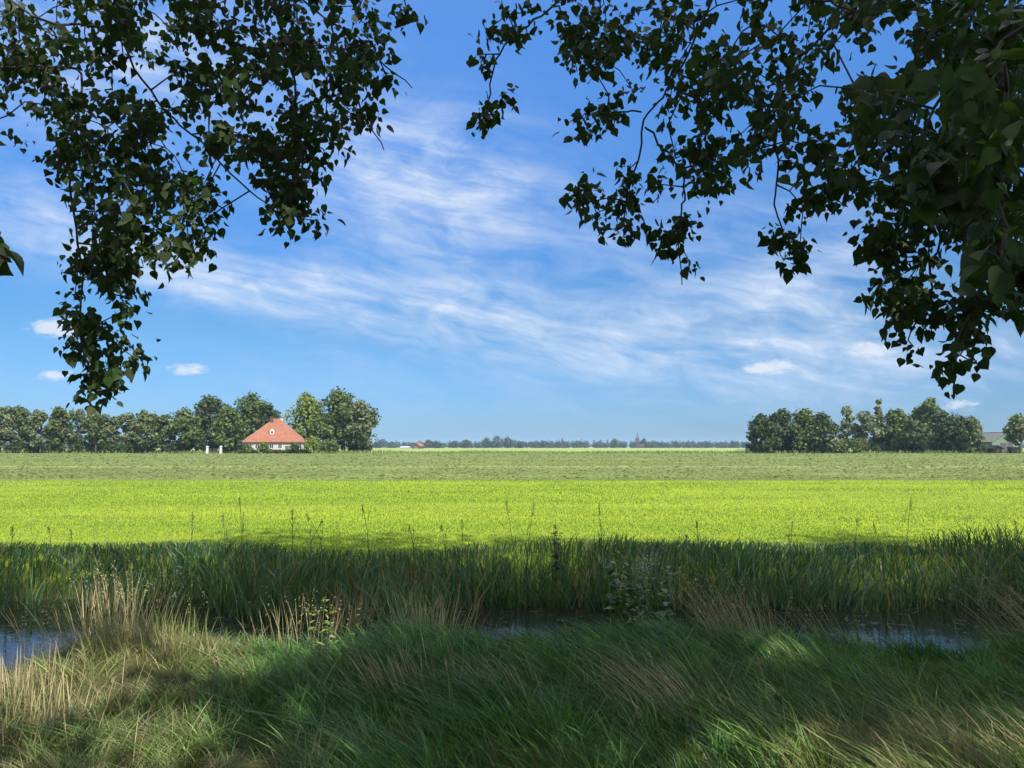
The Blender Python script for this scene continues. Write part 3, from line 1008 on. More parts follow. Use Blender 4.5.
Vt, F, C = blades(np.stack([x, y, z - 0.02], -1), h, lean, 1.9, np.where(isdry, 0.0045, 0.0080) * rng.uniform(0.5, 1.5, N) * (0.65 + 0.10 * y), rng, 4, cols, droop=0.14)
gr = mesh_np('bank_grass', Vt, [F], M_GRASS, None, C)
tag(gr, 'long wind-combed bank grass, deep green with bleached straw patches', 'grass', kind='stuff')

# grass on the sides and behind, coarser
N = 16000
x = rng.uniform(-22, 22, N)
y = rng.uniform(-6, 9, N)
kp = (np.abs(x) > 2.4 + 0.8 * np.maximum(y, 0)) & (y < bank_edge(x) + 0.6)
x, y = x[kp], y[kp]
N = len(x)
Vt, F, C = blades(np.stack([x, y, gz(x, y) - 0.02], -1), rng.uniform(0.15, 0.4, N), rng.normal(size=(N, 2)) * .4 + (-.5, .2), 2.0,
                  rng.uniform(0.01, 0.018, N), rng, 3, colmix((0.05, 0.10, 0.02), (0.12, 0.17, 0.04), rng.uniform(0, 1, N)))
tag(mesh_np('verge_grass', Vt, [F], M_GRASS, None, C), 'rough verge grass to both sides of the view', 'grass', kind='stuff')

# reeds along the far side of the ditch
N = 30000
x = rng.uniform(-19, 19, N)
tt = rng.uniform(0, 1, N)
y = far_edge(x) - 0.30 + 2.3 * tt ** 0.9
dens = fbm(x * 0.7, y * 0.8, 91, 3)
kp = rng.uniform(0, 1, N) < 0.35 + 1.3 * (dens - 0.25)
x, y = x[kp], y[kp]
N = len(x)
hgt = fbm(x * 0.45, y * 0.3, 95, 3)
z = np.maximum(gz(x, y), WATER_Z - 0.25)
topz = -0.42 + 0.74 * fbm(x * 0.6 + 2, y * 0.4, 95, 4) + 0.22 * sstep(x, 6.6, 8.0) - 0.1 * (1 - sstep(y, 11.4, 12.4))
h = np.maximum(0.25, (topz - z) * rng.uniform(0.55, 1.22, N))
lean = rng.normal(size=(N, 2)) * 0.26 + np.stack([0.14 * np.sign(fbm(x * 0.6, y * 0.5, 98, 2) - 0.5) + 0.05, -0.06 + x * 0], -1)
tone = rng.uniform(0, 1, N)
cols = colmix((0.022, 0.066, 0.028), (0.100, 0.180, 0.080), tone ** 1.5)
warm = (fbm(x * 0.55 + 4, y * 0.5, 99, 3) > 0.56) & (rng.uniform(0, 1, N) < 0.28)
cols = np.where(warm[:, None], colmix((0.045, 0.088, 0.018), (0.115, 0.16, 0.04), tone), cols)
dead = rng.uniform(0, 1, N) < 0.04 + 0.10 * (fbm(x * 0.9, y * 0.2, 97, 2) > 0.58)
cols = np.where(dead[:, None], colmix((0.16, 0.11, 0.05), (0.30, 0.22, 0.11), tone), cols)
Vt, F, C = blades(np.stack([x, y, z], -1), h, lean, 2.4, rng.uniform(0.014, 0.030, N), rng, 5, cols, droop=0.14)
tag(mesh_np('reed_bed', Vt, [F], M_REED, None, C), 'dense blue green reeds lining the far side of the ditch', 'reeds', kind='stuff')

# the ley beyond: short sunlit blades
N = 260000
y = 13.3 * (46.0 / 13.3) ** (rng.uniform(0, 1, N) ** 1.0)
x = rng.uniform(-1, 1, N) * (1.5 + 0.78 * y)
z = gz(x, y)
sc_ = y / 16.0
h = rng.uniform(0.025, 0.055, N) * (0.7 + 0.35 * sc_)
s1 = fbm(x * 0.05 + 9, y * 0.4, 111, 3)
tone = np.clip(rng.normal(0.5, 0.09, N) + 2.2 * (s1 - 0.5) + 1.0 * (fbm(x * 0.3, y * 1.3, 113, 3) - 0.5), 0, 1)
for yt in (19.5, 21.2, 29.0, 30.8, 38.5, 40.3):      # faint wheel tracks running across the meadow
    tone = np.clip(tone - 0.30 * np.exp(-((y - yt - 0.02 * x - 0.5 * np.sin(x * 0.11 + yt)) / 0.28) ** 2), 0, 1)
patch = fbm(x * 0.09 + 5, y * 0.22, 117, 3)
cols = colmix((0.078, 0.134, 0.028), (0.176, 0.222, 0.058), np.clip(tone + 0.9 * (patch - 0.5), 0, 1))
Vt, F, C = blades(np.stack([x, y, z - 0.01], -1), h, rng.normal(size=(N, 2)) * 0.5, 1.6, rng.uniform(0.007, 0.016, N) * (0.6 + 0.5 * sc_), rng, 2, cols)
tag(mesh_np('ley_grass', Vt, [F], M_FIELD, None, C), 'short bright yellow green meadow grass in full sun', 'grass', kind='stuff')

# cut hay lying in rows on the mown strip
N = 45000
y = 45.5 * (236.0 / 45.5) ** (rng.uniform(0, 1, N) ** 1.15)
row = np.round(y / 3.4) * 3.4
y = row + rng.normal(size=N) * 0.75
kp = y > 45.2
y = y[kp]
N = len(y)
x = rng.uniform(-1, 1, N) * (4 + 0.78 * y)
s = 0.08 + y * 0.0016
nn = rng.normal(size=(N, 3)) * 0.16 + (0, -0.1, 1.0)
cl = np.clip(fbm(x * 0.25, y * 0.5, 121, 3) * 1.6 - 0.3 + rng.normal(size=N) * 0.2, 0, 1)
cols = colmix((0.092, 0.114, 0.034), (0.138, 0.154, 0.058), cl)
Vt, F = leaf_quads(np.stack([x, y, gz(x, y) + 0.006 + 0.015 * rng.uniform(0, 1, N)], -1), nn, s * rng.uniform(0.5, 1.3, N), rng, 0.35)
tag(mesh_np('cut_hay', Vt, [F], M_FIELD, None, np.repeat(cols, 4, 0)), 'pale cut hay scattered in rows on the mown strip', 'hay', kind='stuff')

# rough fringe at the end of the mown field
N = 14000
y = rng.uniform(236, 246, N)
x = rng.uniform(-1, 1, N) * 200
h = rng.uniform(0.4, 1.0, N) * (0.5 + fbm(x * 0.1, y * 0.2, 131))
cols = colmix((0.09, 0.135, 0.03), (0.22, 0.245, 0.09), rng.uniform(0, 1, N))
Vt, F, C = blades(np.stack([x, y, np.full(N, FIELD_Z)], -1), h, rng.normal(size=(N, 2)) * .25, 2, rng.uniform(.15, .3, N), rng, 2, cols)
tag(mesh_np('field_edge_grass', Vt, [F], M_FIELD, None, C), 'rough grass fringe at the far end of the mown field', 'grass', kind='stuff')


# ------------------------------------------------------------------ tufts and single plants
def tuft(label, x, y, n, hmin, hmax, spread, lean, seed, a=(0.15, 0.125, 0.06), b=(0.38, 0.335, 0.185), width=0.006, group='bleached grass tufts on the bank', fan=0.3, heads=True, basez=None):
    rng = np.random.default_rng(seed)
    z0 = float(gz(np.array([x]), np.array([y]))[0]) if basez is None else basez
    root = empty('dry_grass_tuft', (x, y, z0))
    tag(root, label, 'grass tuft', group)
    rx = rng.normal(size=n) * spread
    ry = rng.normal(size=n) * spread * 0.7
    rz_ = (gz(x + rx, y + ry) if basez is None else np.full(n, z0)) - z0 - 0.02
    h = rng.uniform(hmin, hmax, n)
    ln = np.stack([rx, ry], -1) / max(spread, .01) * fan * 0.5 + np.array(lean) + rng.normal(size=(n, 2)) * 0.12
    Vt, F, C = blades(np.stack([rx, ry, rz_], -1), h, ln, 1.6, np.full(n, width) * rng.uniform(.7, 1.3, n), rng, 4, colmix(a, b, rng.uniform(0, 1, n)), droop=0.1)
    tag(mesh_np('straw', Vt, [F], M_STRAW, root, C), kind='stuff')
    if heads:
        m_ = n // 3
        tips = np.stack([rx + ln[:, 0] * h, ry + ln[:, 1] * h, rz_ + h * 0.9], -1)[:m_]
        kq = 9
        Cn = np.repeat(tips, kq, 0) + rng.normal(size=(m_ * kq, 3)) * (0.012, 0.012, 0.035)
        Vq, Fq = leaf_quads(Cn, rng.normal(size=Cn.shape), np.full(len(Cn), 0.008), rng, 0.5)
        tag(mesh_np('seed_head', Vq, [Fq], M_STRAW, root, np.tile(np.array(b) * 0.9, (len(Vq), 1))), kind='stuff')
    return root


tuft('large tall straw tuft on the hump at the left of the bank', -3.15, 6.2, 210, 0.30, 0.66, 0.24, (-0.05, 0.0), 601)
tuft('yellow green leafy tuft at the foot of the large straw tuft', -2.7, 6.1, 230, 0.14, 0.42, 0.32, (-0.05, -0.05), 602, (0.06, 0.10, 0.025), (0.26, 0.27, 0.09), 0.008, heads=False)
tuft('straw stems right of the leafy yellow green plant at the ditch edge', -1.75, 7.0, 90, 0.3, 0.62, 0.28, (0.0, 0.0), 603)
tuft('bleached tuft leaning left on the bank at centre right', 1.95, 6.7, 170, 0.35, 0.72, 0.14, (-0.42, 0.0), 604)
tuft('flattened combed straw streak lying in the green grass', 1.05, 4.85, 130, 0.28, 0.5, 0.16, (-0.75, 0.25), 605, heads=False)
tuft('small flattened straw wisp left of the combed straw streak', 0.02, 5.2, 70, 0.2, 0.36, 0.12, (-0.6, 0.2), 606, heads=False)
tuft('fan of pale bent grasses at the right edge above the water', 4.65, 6.7, 230, 0.4, 0.8, 0.22, (-0.65, 0.05), 607, (0.14, 0.12, 0.06), (0.31, 0.27, 0.155))
tuft('sparse seed stems over the water right of the centre tuft', 3.0, 7.3, 80, 0.35, 0.65, 0.35, (-0.5, 0.0), 608)
tuft('pale dead stalk group at the waterline left of centre', -0.95, 9.6, 70, 0.5, 0.95, 0.28, (0.03, 0.0), 609, basez=WATER_Z - .1, width=0.01)
tuft('pale green sedge bunch in the water left of centre', -1.1, 10.2, 130, 0.5, 0.85, 0.25, (0.0, -0.05), 610, (0.16, 0.20, 0.08), (0.30, 0.32, 0.16), 0.012, basez=WATER_Z - .1, heads=False)
tuft('brown dead stems among the reeds left of the sedge bunch', -2.3, 10.6, 60, 0.6, 1.0, 0.22, (0.0, 0.0), 611, (0.15, 0.09, 0.05), (0.28, 0.18, 0.10), 0.012, basez=WATER_Z - .1, heads=False)
tuft('matted brown straw in the lower right corner of the bank', 2.9, 4.15, 330, 0.18, 0.40, 0.45, (-0.5, 0.2), 612, (0.11, 0.09, 0.045), (0.27, 0.235, 0.13), heads=False)
tuft('bleached straw patch at the lower left corner of the bank', -3.1, 4.7, 420, 0.2, 0.42, 0.36, (-0.2, 0.1), 613, (0.18, 0.14, 0.07), (0.36, 0.30, 0.17), heads=False)
tuft('straw clump between green grass right of the lower left corner', -0.75, 5.3, 180, 0.2, 0.4, 0.2, (-0.4, 0.2), 614, heads=False)


def leaf_shape(P0, D, Nn, L, wd=1.0):
    """folded heart shaped leaf: stalk end P0, direction D, normal Nn, length L -> V, quads, tris"""
    D = D / np.linalg.norm(D, axis=1, keepdims=True)
    S_ = np.cross(D, Nn)
    S_ /= np.linalg.norm(S_, axis=1, keepdims=True)
    Nn = np.cross(S_, D)
    n = len(P0)
    side = [(.22, -.06, .06), (.46, .14, .11), (.48, .36, .11), (.33, .62, .06), (.13, .86, -.02)]
    tpl = [(0, 0, 0), (0, .5, -.02), (0, 1.08, -.12)] + side + [(-a, b, c_) for a, b, c_ in side]
    L = L[:, None]
    cup = np.random.default_rng(n).uniform(0.3, 2.0, (n, 1))
    vs_ = [P0 + S_ * (a * wd * L) + D * (b * L) + Nn * (c_ * L * cup) for a, b, c_ in tpl]
    Vt = np.stack(vs_, 1).reshape(-1, 3)
    b = (np.arange(n) * 13)[:, None]
    Q = np.concatenate([b + np.array([q4]) for q4 in ([0, 3, 4, 1], [1, 4, 5, 6], [1, 6, 7, 2], [0, 1, 9, 8], [1, 11, 10, 9], [1, 2, 12, 11])])
    return Vt, Q


def broad_plant(name, label, cat, x, y, z, h, nst, leafL, tints, seed, stemc=M_TWIG, tipcol=None, spread=0.12, wd=0.5):
    rng = np.random.default_rng(seed)
    root = empty(name, (x, y, z))
    tag(root, label, cat)
    mb = MB()
    P0, D, L = [], [], []
    heads = []
    for i in range(nst):
        bx_, by_ = rng.normal(size=2) * spread
        hh = h * rng.uniform(0.7, 1.0)
        tx, ty = bx_ + rng.normal() * 0.08, by_ + rng.normal() * 0.08
        mb = MB()
        mb.tube([(bx_, by_, -.05), ((bx_ + tx) / 2 + rng.normal() * .02, (by_ + ty) / 2, hh * .5), (tx, ty, hh)], [.007, .005, .002], 5)
        mb.build('stem', stemc, root)
        heads.append((tx, ty, hh))
        for j in range(int(hh / 0.035)):
            t = rng.uniform(0.15, 1.0)
            th = rng.uniform(0, 2 * math.pi)
            P0.append((bx_ + (tx - bx_) * t, by_ + (ty - by_) * t, hh * t))
            D.append((math.cos(th), math.sin(th), rng.uniform(-.2, .6)))
            L.append(leafL * rng.uniform(.6, 1.1) * (1.1 - .6 * t))
    P0, D, L = np.array(P0), np.array(D), np.array(L)
    Vt, Q = leaf_shape(P0, D, np.array([(0, 0, 1.0)]) + rng.normal(size=P0.shape) * .3, L, wd)
    c = colmix(tints[0], tints[1], rng.uniform(0, 1, len(P0)))
    mesh_np('foliage', Vt, [Q], M_REED, root, np.repeat(c, 13, 0))
    if tipcol:
        hp = np.array(heads)
        Cn = np.repeat(hp, 26, 0) + rng.normal(size=(len(hp) * 26, 3)) * (0.03, 0.03, 0.06)
        Vq, Fq = leaf_quads(Cn, rng.normal(size=Cn.shape), np.full(len(Cn), 0.014), rng)
        tag(mesh_np('seed_head', Vq, [Fq], M_STRAW, root, np.tile(np.array(tipcol), (len(Vq), 1))), kind='stuff')
    return root


p = at(325, 632, 6.6)
broad_plant('leafy_plant', 'bright green leafy plant at the ditch edge left of centre', 'plant', p[0], 6.6, float(gz(np.array([p[0]]), np.array([6.6]))[0]), 0.56, 9, 0.08, ((0.09, 0.15, 0.03), (0.20, 0.25, 0.06)), 621)
p = at(556, 560, 12.4)
broad_plant('dock_plant', 'dark dock plant standing out of the reeds against the bright field', 'plant', p[0], 12.4, -0.55, 1.02, 4, 0.12, ((0.03, 0.055, 0.02), (0.06, 0.09, 0.03)), 622, spread=.05)
p = at(640, 600, 10.6)
broad_plant('thistle', 'pale thistle with fluffy white heads in the ditch right of centre', 'plant', p[0], 10.6, WATER_Z, 1.0, 5, 0.11, ((0.06, 0.11, 0.035), (0.12, 0.17, 0.06)), 623, tipcol=(0.26, 0.27, 0.20), spread=.14)
p = at(612, 590, 11.0)
broad_plant('broad_leaved_weed', 'broad leaved green weed beside the pale thistle', 'plant', p[0] + .1, 11.0, WATER_Z, 0.9, 7, 0.2, ((0.05, 0.10, 0.03), (0.11, 0.16, 0.05)), 624, spread=.2, wd=.8)


GS = 'tall grass stalks rising above the reeds'
for i, (px, top, lab) in enumerate([
    (12, 524, 'tall stalk above the reeds at the left edge of the photo'),
    (48, 527, 'dark leafy stalk above the reeds below the left end of the windbreak'),
    (70, 530, 'short dark stalk above the reeds below the windbreak'),
    (192, 512, 'tall stalk above the reeds left of the white gate pillars'),
    (222, 513, 'tall stalk above the reeds straight below the right white pillar'),
    (239, 497, 'tallest stalk above the reeds below the left end of the farmhouse'),
    (292, 510, 'thin stalk above the reeds below the farmhouse front door'),
    (306, 514, 'bent stalk above the reeds below the right corner of the farmhouse'),
    (322, 520, 'stalk above the reeds below the garden bushes'),
    (362, 505, 'thin leaning stalk above the reeds below the right end of the farm trees'),
    (409, 526, 'short stalk above the reeds below the far red roof'),
    (441, 525, 'short stalk above the reeds right of the far red roof'),
    (462, 520, 'stalk above the reeds left of the highest far tree clump'),
    (506, 500, 'tall thin stalk above the reeds below the highest far tree clump'),
    (534, 503, 'tall leaning stalk just left of the dark dock plant'),
    (599, 503, 'tall thin stalk right of the dark dock plant'),
    (697, 522, 'thick dark stalk above the reeds right of the pale thistle'),
    (686, 535, 'short dark stalk left of the thick dark stalk'),
    (793, 522, 'thin stalk above the reeds below the left half of the grove'),
    (858, 518, 'leaning dark stalk above the reeds below the low hedge gap'),
    (874, 522, 'thin stalk just right of the leaning dark stalk'),
    (912, 496, 'tallest stalk on the right, above the reeds below the tallest grove tree'),
    (985, 528, 'dark stalk above the reeds below the green barn'),
    (998, 523, 'dark stalk above the reeds below the small brick shed'),
    (1016, 520, 'stalk above the reeds at the right edge of the photo'),
]):
    rng = np.random.default_rng(700 + i)
    Ys = 13.0 + rng.uniform(-.5, .5)
    tp = at(px, top, Ys)
    bx_, zb = tp[0] - rng.normal() * .12, float(gz(np.array([tp[0]]), np.array([Ys]))[0])
    root = empty('grass_stalk', (bx_, Ys, zb))
    tag(root, lab, 'grass stalk', GS)
    hh, tx = tp[2] - zb, tp[0] - bx_
    mb = MB()
    mb.tube([(0, 0, -.05), (tx * .25, 0, hh * .5), (tx * .8, .02, hh * .88), (tx, .03, hh)], [.005, .0045, .003, .002], 5)
    mb.build('stem', M_TWIG, root)
    nl = 4
    rt = np.array([(tx * .25 * t, 0, hh * t) for t in rng.uniform(.3, .75, nl)])
    Vt, F, C = blades(rt, np.full(nl, .28), rng.normal(size=(nl, 2)) * .5, 2, np.full(nl, .014), rng, 4, np.tile((0.05, 0.085, 0.03), (nl, 1)), droop=.3)
    tag(mesh_np('blade', Vt, [F], M_REED, root, C), kind='stuff')
    m_ = 60
    t = rng.uniform(0, 1, m_)
    Cn = np.stack([tx * (.85 + .15 * t), 0.03 * t, hh * (.86 + .14 * t)], -1) + rng.normal(size=(m_, 3)) * (0.012, 0.012, .01)
    Vq, Fq = leaf_quads(Cn, rng.normal(size=Cn.shape), np.full(m_, 0.012), rng, .5)
    mesh_np('seed_head', Vq, [Fq], M_STRAW, root, np.tile((0.10, 0.075, 0.045), (len(Vq), 1)))


# ------------------------------------------------------------------ the roadside poplars overhead
def in_view(Pt, marg=0.03):
    """points that would stand inside the picture (used to keep the upper crowns clear of the open sky)"""
    d = Pt - np.array((0, 0, CAMZ))
    cp, sp = math.cos(PITCH), math.sin(PITCH)
    f = d[:, 1] * cp + d[:, 2] * sp
    uu = -d[:, 1] * sp + d[:, 2] * cp
    return (f > 0.05) & (np.abs(d[:, 0]) < f * (W / 2 / FPX + marg)) & (np.abs(uu) < f * (H / 2 / FPX + marg))


def big_crown(seed, n, R, z0, z1, size):
    rng = np.random.default_rng(seed)
    bl = []
    for i in range(60):
        t = rng.uniform(0, 1) ** 0.8
        zz = z0 + (z1 - z0) * t
        pr = R * (0.75 + 0.25 * math.sin(math.pi * min(1, .2 + .6 * t)))
        th = rng.uniform(0, 2 * math.pi)
        rb = rng.uniform(1.0, 1.9)
        q_ = max(0, pr - rb) * math.sqrt(rng.uniform(0.05, 1))
        bl.append(((q_ * math.cos(th), q_ * math.sin(th), zz), (rb, rb, rb * .85)))
    return bl, crown(bl, n, size, rng, ((0.030, 0.060, 0.014), (0.075, 0.115, 0.026)), shell=0.5)


def trunk_mesh(root, bl, Ht, r0):
    mb = MB()
    mb.tube([(0, 0, -.2), (0, 0, .25), (.03, 0, 1.2), (.08, .05, 4), (.0, .1, 8), (0, 0, Ht * .9)], [r0 * 1.6, r0 * 1.15, r0, r0 * .85, r0 * .55, r0 * .1], 12)
    for c_, r_ in bl[::2]:
        zs = max(3.0, c_[2] - 2.5)
        mb.tube([(0.05, 0.05, zs), (c_[0] * .55, c_[1] * .55, (zs + c_[2]) * .52), c_], [r0 * .32, r0 * .18, .015], 6)
    return mb.build('trunk', M_BARK, root, smooth=True)


def inside(poly, P):
    x_, y_ = P[:, 0], P[:, 1]
    r = np.zeros(len(P), bool)
    j = len(poly) - 1
    for i in range(len(poly)):
        xi, yi = poly[i]
        xj, yj = poly[j]
        c_ = ((yi > y_) != (yj > y_)) & (x_ < (xj - xi) * (y_ - yi) / (yj - yi + 1e-9) + xi)
        r ^= c_
        j = i
    return r


def overhang(root, regions, holes, limbs, seed, leafL=0.066):
    """drooping sprays: limbs are polylines in space, clumps hang in the given regions and are joined to the
    nearest wood; coordinates relative to root"""
    rng = np.random.default_rng(seed)
    o = np.array(root.location)
    nodes, par, isl = [], [], []
    for pl in limbs:
        prev = -1
        raw = [np.array(p_, float) for p_ in pl]
        pts = []
        for i in range(len(raw) - 1):
            p0, p1, p2, p3 = raw[max(i - 1, 0)], raw[i], raw[i + 1], raw[min(i + 2, len(raw) - 1)]
            for t in (0, .25, .5, .75):
                pts.append(0.5 * (2 * p1 + (p2 - p0) * t + (2 * p0 - 5 * p1 + 4 * p2 - p3) * t * t + (3 * p1 - p0 - 3 * p2 + p3) * t ** 3))
        pts.append(raw[-1])
        for a, b in zip(pts[:-1], pts[1:]):
            m_ = max(1, int(np.linalg.norm(b - a) / 0.12))
            for s in range(m_):
                nodes.append(a + (b - a) * s / m_ + rng.normal(size=3) * 0.008)
                par.append(prev)
                prev = len(nodes) - 1
        nodes.append(pts[-1])
        par.append(prev)
    nl = len(nodes)
    clumps, csz = [], []
    for poly, dens, Ya, Yb, scl in regions:
        pp = np.array(poly, float)
        a = pp.min(0)
        b = pp.max(0)
        area = 0.5 * abs(np.dot(pp[:, 0], np.roll(pp[:, 1], 1)) - np.dot(pp[:, 1], np.roll(pp[:, 0], 1)))
        want = int(area * dens * 0.92 / 1000.0 + 0.5)
        got = 0
        for _ in range(9000):
            if got >= want: break
            q_ = rng.uniform(a, b)
            if not inside(poly, q_[None])[0]: continue
            if float(fbm(q_[0] / 24.0 + seed, q_[1] / 24.0, seed, 2)) < (0.44 if area > 9000 else 0.30): continue
            if any(((q_[0] - hx) / hr) ** 2 + ((q_[1] - hy) / hs_) ** 2 < 1 for hx, hy, hr, hs_ in holes): continue
            clumps.append(at(q_[0], q_[1], rng.uniform(Ya, Yb)))
            csz.append(scl)
            got += 1
    clumps = np.array(clumps)
    base = np.array(nodes)
    dist = np.array([np.min(np.linalg.norm(base - c_, axis=1)) for c_ in clumps])
    order = np.argsort(dist)
    for ci in order:
        c_ = clumps[ci]
        A = np.array(nodes)
        dd = np.linalg.norm(A - c_, axis=1)
        dd = dd + 0.25 * np.maximum(0, c_[2] - A[:, 2])      # twigs hang down rather than up
        j = int(np.argmin(dd))
        L_ = np.linalg.norm(A[j] - c_)
        m_ = max(1, int(L_ / 0.14))
        prev = j
        for s in range(1, m_ + 1):
            t = s / m_
            pt = A[j] + (c_ - A[j]) * t + np.array((0, 0, 0.10 * L_ * math.sin(math.pi * t))) + (rng.normal(size=3) * 0.012 if s < m_ else 0)
            nodes.append(pt)
            par.append(prev)
            prev = len(nodes) - 1
    cnt = np.ones(len(nodes))
    for i in range(len(nodes) - 1, nl - 1, -1):
        cnt[par[i]] += cnt[i] * 0.5
    for i in range(nl - 1, -1, -1):
        if par[i] >= 0: cnt[par[i]] += cnt[i] * 0.9
    rr_ = np.minimum(0.0019 * np.sqrt(cnt) + 0.0018, 0.026)
    A = np.array(nodes) - o
    mb = MB()
    for i in range(len(nodes)):
        if par[i] >= 0:
            mb.tube([A[par[i]], A[i]], [min(rr_[par[i]], rr_[i] * 1.5), rr_[i]], 5)
    mb.build('bough', M_TWIG, root, smooth=True)
    # leaves
    P0, D, Nn, L, T = [], [], [], [], []
    for c_, s_ in zip(clumps, csz):
        n = rng.integers(13, 22)
        off = rng.normal(size=(n, 3)) * (0.058, 0.058, 0.062) * s_
        p_ = c_ + off
        d_ = off * 4 + rng.normal(size=(n, 3)) * .45 + (0, 0, -.75)
        P0.append(p_)
        D.append(d_)
        Nn.append(rng.normal(size=(n, 3)) + (0, 0, .5))
        L.append(leafL * rng.uniform(.42, 1.2, n))
        T.append(np.clip(rng.uniform(0, 1, n) * .7 + rng.uniform(0, .3), 0, 1))
    P0, D, Nn, L, T = map(np.concatenate, (P0, D, Nn, L, T))
    Vt, Q = leaf_shape(P0 - o, D, Nn, L)
    c = colmix((0.014, 0.030, 0.009), (0.040, 0.068, 0.018), T)
    mesh_np('leaf_spray', Vt, [Q], M_POPLAR, root, np.repeat(c, 13, 0))


HT = 18.6
crown_sets = []
# left tree
lt = empty('poplar_tree', (-5.6, -1.6, 0))
tag(lt, 'roadside poplar whose leafy boughs droop into the upper left', 'tree', 'roadside poplars over the viewer')
rt = empty('poplar_tree', (5.4, -1.2, 0))
tag(rt, 'roadside poplar whose leafy boughs fill the upper right', 'tree', 'roadside poplars over the viewer')
protos = []
ct = empty('poplar_tree', (0.2, -4.4, 0))
tag(ct, 'roadside poplar out of the picture, its shade lying on the ditch', 'tree', 'roadside poplars over the viewer')
# openings in the crowns where the sun finds the bank
SPOTS = [(110, 628, .50), (215, 652, .45), (300, 640, .40), (60, 690, .40), (170, 735, .25), (600, 640, .22), (765, 660, .22)]


def sun_gaps(cen, rng):
    keep_ = np.ones(len(cen), bool)
    for px, py, rr in SPOTS:
        d_ = at(px, py, 5.0) - np.array((0, 0, CAMZ))
        g0 = np.array((0, 0, CAMZ)) + d_ * (1.65 / -d_[2])
        rel = cen - g0
        al_ = rel @ sun_vec
        off = np.linalg.norm(rel - al_[:, None] * sun_vec, axis=1)
        keep_ &= ~((al_ > 0) & (off < rr * 1.5 * rng.uniform(0.55, 1.25, len(cen))))
    return keep_


for root, sd, hs_ in ((lt, 801, 1.0), (rt, 802, 1.0), (ct, 803, 1.14)):
    bl, (Vt, F, c) = big_crown(sd, 21000, 4.6, 5.2, (HT - .8) * hs_, 0.105)
    o = np.array(root.location)
    cen = Vt.reshape(-1, 4, 3).mean(1) + o
    keep = np.repeat(~in_view(cen, 0.08) & sun_gaps(cen, np.random.default_rng(sd)), 4)
    Vt, c = Vt[keep], c[keep]
    protos.append(mesh_np('crown', Vt, [np.arange(len(Vt)).reshape(-1, 4)], M_CROWN, root, c))
    tk = trunk_mesh(root, [b for b in bl if not in_view((np.array(b[0]) + o)[None], .1)[0]], HT * hs_, 0.24)
    protos.append(tk)

# the rest of the row, out of the picture: they shade the bank and the ditch
for i, (x_, y_, s_) in enumerate(((-11.2, -1.8, 1.0), (-17, -1.4, .99), (-22.6, -1.8, 1.01), (-28, -1.6, 1.0), (11.0, -1.7, 1.0), (16.6, -1.3, 1.01), (22.2, -1.6, .99), (27.8, -1.5, 1.0), (33.4, -1.5, 1.0))):
    r = empty('poplar_tree', (x_, y_, 0), 0.9 * i)
    tag(r, 'roadside poplar out of the picture, its shade lying on the ditch', 'tree', 'roadside poplars over the viewer')
    a = 2 * (i % 2)
    for src in protos[a:a + 2]:
        c_ = src.copy()
        link(c_)
        c_.parent = r
    r.scale = (1, 1, s_)

LR = [  # region polygon (photo pixels), clumps per 1000 px2, depth range, clump size
    ([(0, 0), (388, 0), (390, 45), (352, 85), (338, 150), (232, 158), (205, 165), (214, 215), (198, 255), (165, 258), (150, 278), (112, 262), (62, 222), (52, 165), (40, 145), (0, 135)], 4.6, 4.6, 6.6, 1.0),
    ([(262, 140), (333, 140), (344, 168), (326, 190), (318, 236), (300, 243), (282, 228), (264, 200)], 5.5, 5.0, 6.2, 1.0),
    ([(66, 222), (146, 258), (146, 296), (120, 325), (144, 350), (144, 372), (128, 365), (106, 394), (88, 394), (76, 365), (80, 345), (66, 300), (78, 270)], 6.0, 5.2, 5.9, .95),
    ([(345, 25), (382, 60), (415, 88), (414, 98), (398, 96), (370, 84), (350, 75)], 4.0, 5.2, 6.0, .8),
    ([(356, 102), (372, 108), (388, 130), (386, 160), (376, 158), (362, 130)], 4.5, 5.2, 6.0, .8),
    ([(388, 0), (428, 0), (422, 12), (412, 24), (400, 16)], 5.0, 5.2, 6.0, .8),
    ([(206, 195), (228, 195), (232, 220), (210, 222)], 4.5, 5.4, 5.8, .8),
    ([(-60, -60), (400, -60), (388, 0), (0, 0)], 2.5, 4.6, 6.6, 1.0),
    ([(-70, 0), (0, 0), (0, 150), (-70, 170)], 3.5, 4.6, 6.6, 1.0),
    ([(-30, 215), (2, 238), (8, 255), (-30, 265)], 2.6, 2.0, 2.2, .40),
]
LH = [(90, 32, 17, 15), (60, 72, 15, 17), (132, 92, 9, 13), (100, 50, 10, 10), (215, 62, 9, 8), (375, 95, 14, 9), (176, 126, 8, 7), (300, 75, 7, 6), (20, 30, 8, 7), (245, 30, 8, 10)]
tl = np.array((-5.5, -1.5, 4.4))
